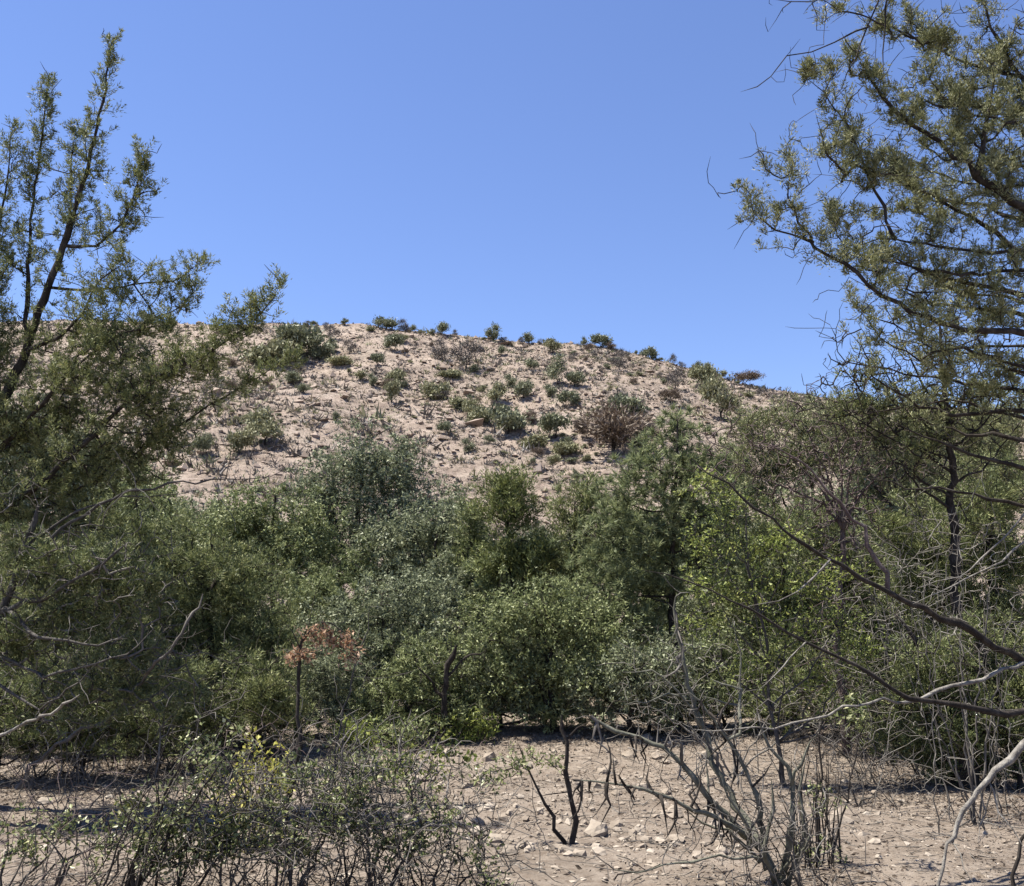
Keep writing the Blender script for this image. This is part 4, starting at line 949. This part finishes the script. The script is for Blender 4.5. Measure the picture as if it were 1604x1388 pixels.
# twin dark stems in the middle of the wash
g = G(893, 1322); D = g[1]
L = [([g - np.array([0, 0, .05]), *PP([(898, 1290), (897, 1250), (890, 1210), (884, 1165), (880, 1120)], D)], .027, .011),
     (PP([(884, 1318), (862, 1280), (842, 1235), (826, 1195), (812, 1165)], D), .018, .006), (PP([(896, 1240), (870, 1245), (840, 1248)], D), .006, .003),
     (PP([(830, 1205), (800, 1195), (780, 1185)], D), .004, .002), (PP([(893, 1225), (870, 1200), (850, 1185)], D), .005, .002),
     (PP([(882, 1165), (905, 1145), (920, 1132)], D), .009, .006)]
lb = [lobe(820, 1190, 40, 18, D), lobe(870, 1195, 26, 12, D), lobe(780, 1215, 40, 22, D)]
plant('twin_stemmed_sapling', 'dark twin stemmed sapling standing alone on the bare wash', 'sapling', g, L, lb, 60, 'thicket', 'bark_dark', style='ball', d=D, seed=82, lai=.28, ln=7, wd=4, rt=.0022, branchname='stem', baretwig=40, bareR=.14, maxtwig=.005)

# sapling with withered orange leaves
g = G(448, 1296); D = g[1]
L = [([g - np.array([0, 0, .05]), *PP([(452, 1250), (466, 1195), (470, 1150), (466, 1100), (467, 1050), (472, 1005)], D)], .026, .012),
     (PP([(470, 1010), (500, 975), (535, 985), (560, 1015)], D), .008, .003), (PP([(470, 1015), (455, 985), (440, 970)], D), .006, .003), (PP([(472, 1005), (490, 950), (500, 910)], D), .006, .002)]
lb = [lobe(498, 996, 34, 18, D), lobe(536, 1008, 22, 14, D), lobe(484, 1024, 22, 14, D), lobe(548, 1030, 14, 14, D), lobe(460, 1030, 14, 12, D)]
plant('orange_leaved_sapling', 'thin dark sapling topped with withered orange leaves', 'sapling', g, L, lb, 100, 'orange', 'bark_dark', style='ball', d=D, seed=83, lai=1.1, ln=8, wd=3.4, Lc=8, Rc=9, shoots=.04, up=0, rt=.0022, droop=-.1)

# forked bare sapling to its right
g = G(512, 1272); D = g[1]
L = [([g - np.array([0, 0, .05]), *PP([(520, 1220), (530, 1160), (538, 1110), (550, 1060), (562, 1020), (575, 985), (580, 950)], D)], .014, .004),
     (PP([(524, 1210), (536, 1170), (541, 1140), (548, 1115)], D), .009, .004), (PP([(552, 1060), (590, 1065), (640, 1055), (680, 1040)], D), .004, .002), (PP([(560, 1030), (540, 1000), (530, 975)], D), .004, .002)]
plant('forked_sapling', 'pale bare forked sapling right of the orange leaved one', 'sapling', g, L, (), 0, None, 'bark_grey', twig='dead_grey', seed=84, baretwig=60, bareR=.2, rt=.002)

# thicket of twiggy shrubs along the bottom left
def twiggy(px, py, tops, lab, seed, leafs='thicket', lai=.5, nb=220, bark='bark_grey', w=.011, name='twiggy_shrub', bareR=.22, n=60, lobes=None, twig=None):
    g = G(px, min(py, 1384)) if py <= 1386 else foot(px, EYE[2] / ((py - 950) / FPX) * 1.0)
    g[2] = float(terrain(g[0], g[1])); D = g[1]; r_ = np.random.default_rng(seed)
    L = []
    for k, (tx, ty) in enumerate(tops):
        mx = px + (tx - px) * .45 + r_.normal() * 12; my = py + (ty - py) * .55; dd = D + r_.uniform(-.25, .3)
        L.append(([g - np.array([0, 0, .05]) + np.array([r_.normal() * .02, 0, 0]), P(mx, my, (D + dd) / 2), P(tx, ty, dd)], w * r_.uniform(.6, 1.2), .003))
    for k in range(5 + len(tops)):                 # long whippy stalks of uneven height
        tx, ty = tops[k % len(tops)]; tx += r_.normal() * 45; ty += r_.normal() * 30 - 12; dd = D + r_.uniform(-.4, .4); x0 = px + r_.normal() * 40
        gg = np.array([(x0 - W / 2) / FPX * dd, dd, 0]); gg[2] = float(terrain(gg[0], gg[1])) - .03
        L.append(([gg, P((x0 * .55 + tx * .45), py + (ty - py) * .5, dd), P(tx, ty, dd)], w * r_.uniform(.3, .55), .002))
    lb = [lobe(q[0], q[1], q[2], q[3], D) for q in lobes] if lobes else [lobe(tx, ty + 12, 36, 26, D) for tx, ty in tops]
    return plant(name, lab, 'shrub', g, L, lb, n, leafs, bark, twig=twig or ('bark_red' if seed % 2 else 'bark_grey'), style='ball', d=D, seed=seed, lai=lai * .62, ln=8, wd=5, Lc=8, Rc=14, rt=.0026, baretwig=int(nb * 1.45), bareR=bareR * 1.5, trunkname='stem', branchname='stem', quad=True, seg=.07, maxtwig=.005, up=.4)
twiggy(215, 1392, [(335, 1190), (300, 1160), (360, 1180), (250, 1230), (190, 1260), (280, 1250)], 'leafy shrub with dark diagonal stem at the bottom left', 90, lai=.75, nb=260, bark='bark_dark', w=.016, n=130,
       lobes=[(330, 1170, 50, 36), (300, 1230, 50, 36), (250, 1270, 50, 36), (360, 1230, 36, 40), (310, 1320, 60, 40), (210, 1310, 50, 40)])
twiggy(40, 1392, [(35, 1300), (100, 1290), (0, 1270), (140, 1330)], 'small dark shrub in the bottom left corner', 91, lai=.3, nb=60, n=36)
twiggy(120, 1300, [(40, 1210), (95, 1215), (125, 1190), (160, 1230)], 'sparse dead stalks on the pale ground at the far left', 92, leafs=None, nb=70, bark='dead_grey', twig='dead_grey')
twiggy(400, 1330, [(390, 1180), (420, 1200), (365, 1200), (440, 1170)], 'yellow green shrub left of the orange leaved sapling', 93, leafs='yellowgreen', lai=.5, nb=180, n=110, lobes=[(400, 1195, 36, 34), (430, 1215, 30, 36), (370, 1250, 40, 40), (395, 1290, 44, 30)])
twiggy(205, 1300, [(200, 1255), (180, 1262), (225, 1268)], 'small yellow bush on the pale ground at the left', 94, leafs='yellowgreen', lai=.9, nb=30, n=26, lobes=[(202, 1268, 20, 12)])
twiggy(470, 1392, [(420, 1260), (470, 1205), (520, 1270), (390, 1300), (550, 1230)], 'tangled twiggy shrub under the orange leaved sapling', 95, lai=.34, nb=420, n=110, twig='dead_grey', bareR=.25)
twiggy(380, 1395, [(340, 1300), (380, 1270), (430, 1310), (300, 1330)], 'tangled shrub in the bottom left between two dark stems', 96, lai=.4, nb=360, n=110)
twiggy(600, 1395, [(560, 1215), (610, 1190), (660, 1250), (700, 1290), (540, 1290), (640, 1300)], 'grey twiggy shrub at the bottom left of centre', 97, lai=.32, nb=520, n=100, twig='dead_grey', bareR=.26)
twiggy(680, 1392, [(640, 1310), (690, 1290), (740, 1330), (755, 1365), (610, 1330)], 'dark twiggy shrub at the bottom edge beside the bare wash', 98, lai=.35, nb=420, n=80, bark='bark_dark', bareR=.2)
twiggy(650, 1262, [(620, 1180), (660, 1170), (700, 1190), (680, 1160)], 'light green thin shrub on the wash left of the twin stems', 99, leafs='hackberry', lai=.36, nb=90, n=70, lobes=[(640, 1190, 40, 24), (690, 1200, 36, 30), (610, 1210, 36, 20)])
twiggy(560, 1240, [(540, 1190), (600, 1200), (570, 1180)], 'low leafy shrub at the foot of the forked sapling', 100, lai=.4, nb=110, n=60)
twiggy(1345, 1262, [(1330, 1200), (1370, 1185), (1400, 1205), (1310, 1215)], 'grey twiggy scrub beside the shaded trunk at right', 101, leafs=None, nb=260, bark='bark_grey', twig='dead_grey', bareR=.3)
twiggy(1240, 1392, [(1210, 1290), (1250, 1270), (1190, 1310), (1270, 1320)], 'tangle of dead twigs at the foot of the thorn shrub', 102, leafs=None, nb=260, twig='dead_grey', bareR=.18)

twiggy(110, 1392, [(60, 1300), (110, 1280), (170, 1310), (30, 1330)], 'leafy tangle at the bottom left beside the dark diagonal stem', 103, lai=.28, nb=90, n=50)
twiggy(540, 1395, [(500, 1270), (540, 1250), (590, 1290), (470, 1320)], 'dense brown tangle at the bottom under the forked sapling', 104, lai=.34, nb=420, n=110, bark='bark_dark', twig='bark_grey')
twiggy(300, 1395, [(260, 1300), (300, 1280), (350, 1310), (240, 1340)], 'leafy tangle at the bottom under the dark diagonal stem', 105, lai=.8, nb=260, n=130, bark='bark_dark', twig='bark_grey')
twiggy(480, 1300, [(440, 1210), (490, 1220), (520, 1200), (420, 1240)], 'brown twiggy bush between the orange leaved and forked saplings', 106, lai=.45, nb=260, n=80, bark='bark_dark', twig='bark_grey')
twiggy(60, 1215, [(20, 1150), (70, 1140), (120, 1150), (160, 1170)], 'grey dead brush heaped under the low left juniper', 107, leafs=None, nb=300, bark='bark_grey', twig='dead_grey', bareR=.35)
twiggy(250, 1205, [(200, 1150), (260, 1130), (310, 1150), (340, 1170)], 'grey dead brush heaped under the dense dark juniper', 108, leafs=None, nb=240, bark='bark_grey', twig='dead_grey', bareR=.35)

twiggy(1150, 1215, [(1060, 1060), (1110, 1020), (1180, 1040), (1240, 1070), (1010, 1100), (1290, 1120)], 'tall dead grey brush behind the thorn shrub', 120, leafs=None, nb=420, bark='dead_pale', twig='dead_pale', bareR=.34, w=.014)
twiggy(1440, 1215, [(1390, 1000), (1440, 960), (1500, 990), (1360, 1060), (1540, 1040), (1420, 900)], 'tall dead grey brush in front of the thick trunk', 121, leafs=None, nb=480, bark='dead_grey', twig='dead_pale', bareR=.4, w=.014)
twiggy(1360, 1225, [(1300, 1120), (1350, 1090), (1410, 1110), (1290, 1160)], 'tangled dead brush between the dark stems and the thick trunk', 122, leafs=None, nb=420, bark='bark_grey', twig='bark_grey', bareR=.34)
twiggy(130, 1225, [(60, 1060), (120, 1020), (180, 1050), (230, 1000), (30, 1100)], 'tall dead grey brush in front of the low left juniper', 123, leafs=None, nb=520, bark='dead_grey', twig='dead_grey', bareR=.4, w=.013)
twiggy(300, 1200, [(250, 1100), (300, 1060), (350, 1090), (400, 1110)], 'dead grey brush in front of the dense dark juniper', 124, leafs=None, nb=320, bark='dead_grey', twig='dead_grey', bareR=.36)

twiggy(1530, 1290, [(1440, 880), (1500, 840), (1560, 880), (1400, 960), (1590, 940), (1480, 960)], 'tall pale dead brush under the long limbs at the right edge', 125, leafs=None, nb=420, bark='dead_grey', twig='dead_pale', bareR=.34, w=.012)
twiggy(1400, 1200, [(1300, 900), (1340, 840), (1390, 860), (1440, 800), (1260, 960)], 'tall thin dead brush in front of the bare purplish shrub', 126, leafs=None, nb=420, bark='dead_grey', twig='dead_grey', bareR=.4, w=.012)

# curved dark dead stick arching at the bottom left of the bare wash
def stick(name, lab, pts, r0, r1, bark, seed, side=(), cat='branch', nb=0, bareR=.15):
    pp = PP(pts); L = [(pp, r0, r1)] + [(PP(q), a, b_) for q, a, b_ in side]
    return plant(name, lab, cat, pp[0], L, (), 0, None, bark, seed=seed, baretwig=nb, bareR=bareR, rt=.002, trunkname='limb', branchname='side_branch', seg=.07)
stick('arching_stick', 'dark stick arching down to the ground at the edge of the wash', [(640, 1352, 6.6), (660, 1295, 6.55), (690, 1275, 6.5), (720, 1290, 6.45), (748, 1315, 6.4), (756, 1345, 6.4), (745, 1372, 6.25)], .010, .006, 'bark_dark', 110, [([(720, 1290, 6.45), (700, 1262, 6.5), (680, 1250, 6.5)], .004, .002)])
g1 = G(1478, 1384)
stick('fallen_limb', 'pale dead limb slanting down at the bottom right corner', [(1468, 1392, 5.75), (1486, 1330, 5.75), (1512, 1268, 5.75), (1535, 1236, 5.75), (1562, 1208, 5.75), (1604, 1166, 5.75), (1690, 1075, 5.8)], .008, .024, 'dead_pale', 111,
      [([(1545, 1228, 5.75), (1541, 1270, 5.75), (1532, 1320, 5.7)], .006, .003), ([(1548, 1225, 5.75), (1570, 1270, 5.7), (1605, 1330, 5.6)], .006, .003), ([(1530, 1243, 5.75), (1500, 1235, 5.8), (1462, 1215, 5.85)], .005, .003), ([(1493, 1320, 5.75), (1510, 1360, 5.6), (1530, 1392, 5.5)], .005, .003)], nb=16)
stick('dark_stub', 'short dark upright stub at the bottom right edge', [(1588, 1392, 5.9), (1594, 1350, 5.9), (1602, 1315, 5.9), (1612, 1270, 5.9)], .014, .008, 'bark_dark', 112)
stick('leaning_log', 'pale thin log leaning up through the left juniper', [(25, 1236, 9.2), (60, 1190, 9.2), (115, 1150, 9.1), (180, 1118, 9), (215, 1075, 8.7), (245, 1040, 8.4), (275, 1008, 8.3), (300, 960, 8.3), (318, 930, 8.3)], .022, .010, 'dead_grey', 113,
      [([(215, 1075, 8.7), (255, 1062, 8.4), (300, 1050, 8.3)], .006, .003), ([(180, 1118, 9.0), (240, 1090, 8.7), (290, 1055, 8.5)], .008, .003)], nb=14)
stick('broken_branch', 'pale broken branch lying low in the left juniper', [(0, 1152, 8.3), (45, 1130, 8.1), (90, 1110, 7.9), (125, 1088, 7.8)], .014, .010, 'dead_pale', 114, nb=6)
stick('split_branch', 'pale split branch standing under the dense dark juniper', [(240, 1226, 9.4), (256, 1140, 9.4), (270, 1118, 9.4), (290, 1090, 9.3), (325, 1055, 9.3)], .011, .004, 'dead_pale', 115, [([(262, 1150, 9.4), (278, 1120, 9.4), (284, 1095, 9.3)], .007, .004)])
stick('leafless_tree', 'short dark leafless trunk in the shade of the belt', [(700, 1164, 12.6), (695, 1100, 12.6), (700, 1050, 12.6), (715, 1010, 12.6)], .05, .03, 'bark_dark', 116, [([(698, 1100, 12.6), (670, 1060, 12.5), (650, 1040, 12.5)], .025, .008), ([(700, 1060, 12.6), (730, 1030, 12.6), (760, 1020, 12.6)], .02, .008)], nb=60, bareR=.4)
stick('ground_stick', 'crooked stick lying on the gravel in front of the thorn shrub', [(962, 1378, 6.0), (968, 1366, 6.0), (1010, 1362, 6.0), (1060, 1352, 6.05)], .006, .003, 'bark_dark', 117, [([(1010, 1362, 6.0), (990, 1345, 6.1), (965, 1340, 6.1)], .004, .002)])

# ---- stones on the wash, each its own thing
STM = []
for k in range(7):
    r_ = np.random.default_rng(300 + k); v = stone_verts(r_, .55)
    bm_v, bm_f = v, ICO
    e = {}; V = list(v); F = []
    for a, b_, c in ICO:              # one subdivision for an angular, chipped outline
        def mid(i, j):
            kk = (min(i, j), max(i, j))
            if kk not in e: e[kk] = len(V); V.append((V[i] + V[j]) * .5 * (1 + r_.normal() * .07) + r_.normal(size=3) * .03)
            return e[kk]
        x, y, z = mid(a, b_), mid(b_, c), mid(c, a)
        F += [(a, x, z), (x, b_, y), (z, y, c), (x, y, z)]
    STM.append(rawmesh('stone', np.array(V), np.array(F), M['rock']))
def wash_place(px, py):
    for t, w in ((px < 250, 'on the pale ground at the far left'), (px > 1330 and py > 1250, 'on the bare ground at the right'), (px > 1330, 'near the thick shaded trunk'), (py < 1205, 'along the far edge of the wash'), (px < 560, 'under the twiggy shrubs at the left'),
                 (px < 760, 'between the twiggy shrubs and the open wash'), (px < 950, 'around the twin stemmed sapling'), (px < 1120, 'between the twin stems and the thorn shrub')):
        if t: return w
    return 'around the foot of the thorn shrub'
def stone(px, py, w, lab, group=None, hs=1.0):
    if group: lab, group = lab + ' ' + wash_place(px, py), group + ' ' + wash_place(px, py)
    g = G(px, py); s_ = .5 * w * g[1] / FPX
    o = link('stone', STM[rng.integers(0, 7)], loc=g + np.array([0, 0, s_ * .16])); o.scale = (s_, s_, s_ * hs * 1.3); o.rotation_euler = (rng.normal() * .15, rng.normal() * .15, rng.random() * 6.28)
    return tag(o, lab, 'stone', group)
for px, py, w, hs, lab in [(797, 1340, 38, .9, 'pale stone, brightest on the wash left of the twin stems'), (935, 1308, 46, .9, 'broad flat pale stone right of the twin stems'), (750, 1308, 34, .8, 'tan stone above left of the brightest stone'), (772, 1318, 30, .8, 'stone touching the upper left of the brightest stone'),
        (1310, 1290, 44, .9, 'large pale stone behind the dark upright stems'), (765, 1268, 26, .7, 'pale stone on the wash below the thin light green shrub'), (1005, 1330, 26, .6, 'flat stone lying on the gravel before the thorn shrub'), (1058, 1318, 30, .7, 'white stone half under the thorn shrub arch'),
        (182, 1243, 24, .9, 'white stone on the pale ground at the left'), (68, 1260, 26, .8, 'stone at the far left of the pale ground'), (15, 1338, 30, .8, 'pale stone at the left edge of the frame'), (690, 1358, 26, .8, 'stone under the dark twiggy shrub at the bottom'), (1050, 1170, 40, .5, 'pale slab at the far side of the wash behind the thorn shrub'),
        (1010, 1160, 34, .5, 'pale slab at the far bank left of the pine foot'), (560, 1190, 30, .6, 'pale stone on the far bank behind the forked sapling'), (975, 1318, 20, .7, 'small stone right of the broad flat stone'), (1370, 1322, 26, .7, 'stone beside the dark shadow at the right'), (1130, 1388, 24, .6, 'stone at the bottom edge below the thorn shrub')]:
    stone(px, py, w, lab, hs=hs)
for k in range(70):
    stone(rng.uniform(640, 1140), rng.uniform(1180, 1345), rng.uniform(14, 32), 'fist sized pale stone', 'fist sized stones', rng.uniform(.5, .9))
for k in range(240):
    px = rng.uniform(0, 1604); py = 1165 + 223 * rng.random() ** .8
    if rng.random() < .5: px = rng.uniform(640, 1120)
    stone(px, py, rng.uniform(7, 17), 'small pale stone', 'small stones', rng.uniform(.5, 1))

# ---- leaf litter and fallen twigs
r = np.random.default_rng(77)
n = 46000
xy = wedge(n, 5.2, 14.5, r, .6, 1.4)
dens = vnoise(xy[:, 0] * .7, xy[:, 1] * .7, 11) + .5 * vnoise(xy[:, 0] * 2, xy[:, 1] * 2, 12) + .25 * np.clip(xy[:, 0] / 3, -1, 1)
xy = xy[dens + r.normal(size=n) * .15 > -.07]
shade_duff = []                                     # thick dark duff under trees and brush, put in to deepen the shade there
for px, d, rr in [(1500, 9.2, 1.0), (1600, 8.6, .9), (60, 10.2, 1.3), (-60, 9.4, 1.3), (230, 11, 1.1), (330, 11.4, 1.0), (480, 12.4, 1.0), (640, 12.8, .9), (800, 13, 1.0), (900, 12.9, .8), (1100, 13, 1.0), (1280, 12.6, 1.0), (1280, 6.6, .28), (1215, 6.3, .3), (300, 6.3, .6), (500, 6.3, .7), (660, 6.2, .5), (120, 6.3, .6)]:
    m_ = int(2300 * rr * rr) + 300
    shade_duff.append(np.array([(px - W / 2) / FPX * d, d]) + r.normal(size=(m_, 2)) * rr * .6)
xy = np.concatenate([xy] + shade_duff); n = len(xy)
big = (r.random(n) < .3) * (.6 + 1.2 * r.random(n))
c = np.stack([xy[:, 0], xy[:, 1], terrain(xy[:, 0], xy[:, 1]) + .006 + .012 * r.random(n)], 1)
dv = nrm(r.normal(size=(n, 3)) * np.array([1, 1, .22]))
V, F = leaf_geo(c, dv, (.008 + .02 * r.random(n)) * (1 + big), (.004 + .007 * r.random(n)) * (1 + .8 * big), True, r)
NTRI[0] += 2 * n
o = link('leaf_litter', rawmesh('leaf_litter', V, F, M['litter'], tint=np.repeat(r.random(n), 4))); tag(o, 'brown leaf litter scattered over the wash floor', 'litter', kind='stuff')
sk = Skel(r, 60000)
for k in range(2600):
    p = wedge(1, 5.3, 13, r, .6, 1.2)[0]; a = r.random() * 6.28; l = r.uniform(.05, .3)
    q = [np.array([p[0] + math.cos(a) * l * t + r.normal() * .02 * t, p[1] + math.sin(a) * l * t + r.normal() * .02 * t, 0]) for t in (0, .5, 1)]
    for w_ in q: w_[2] = float(terrain(w_[0], w_[1])) + .008 + .02 * r.random()
    sk.path(q, r.uniform(.002, .005), .0015, 0, par=-1, seg=.2, wob=0)
g = sk.tubes({0})
o = link('fallen_twigs', rawmesh('fallen_twigs', g[0], g[1], M['dead_grey'], smooth=True)); tag(o, 'thin dead twigs fallen all over the wash floor', 'twigs', kind='stuff')
print('TRIANGLES about', NTRI[0])
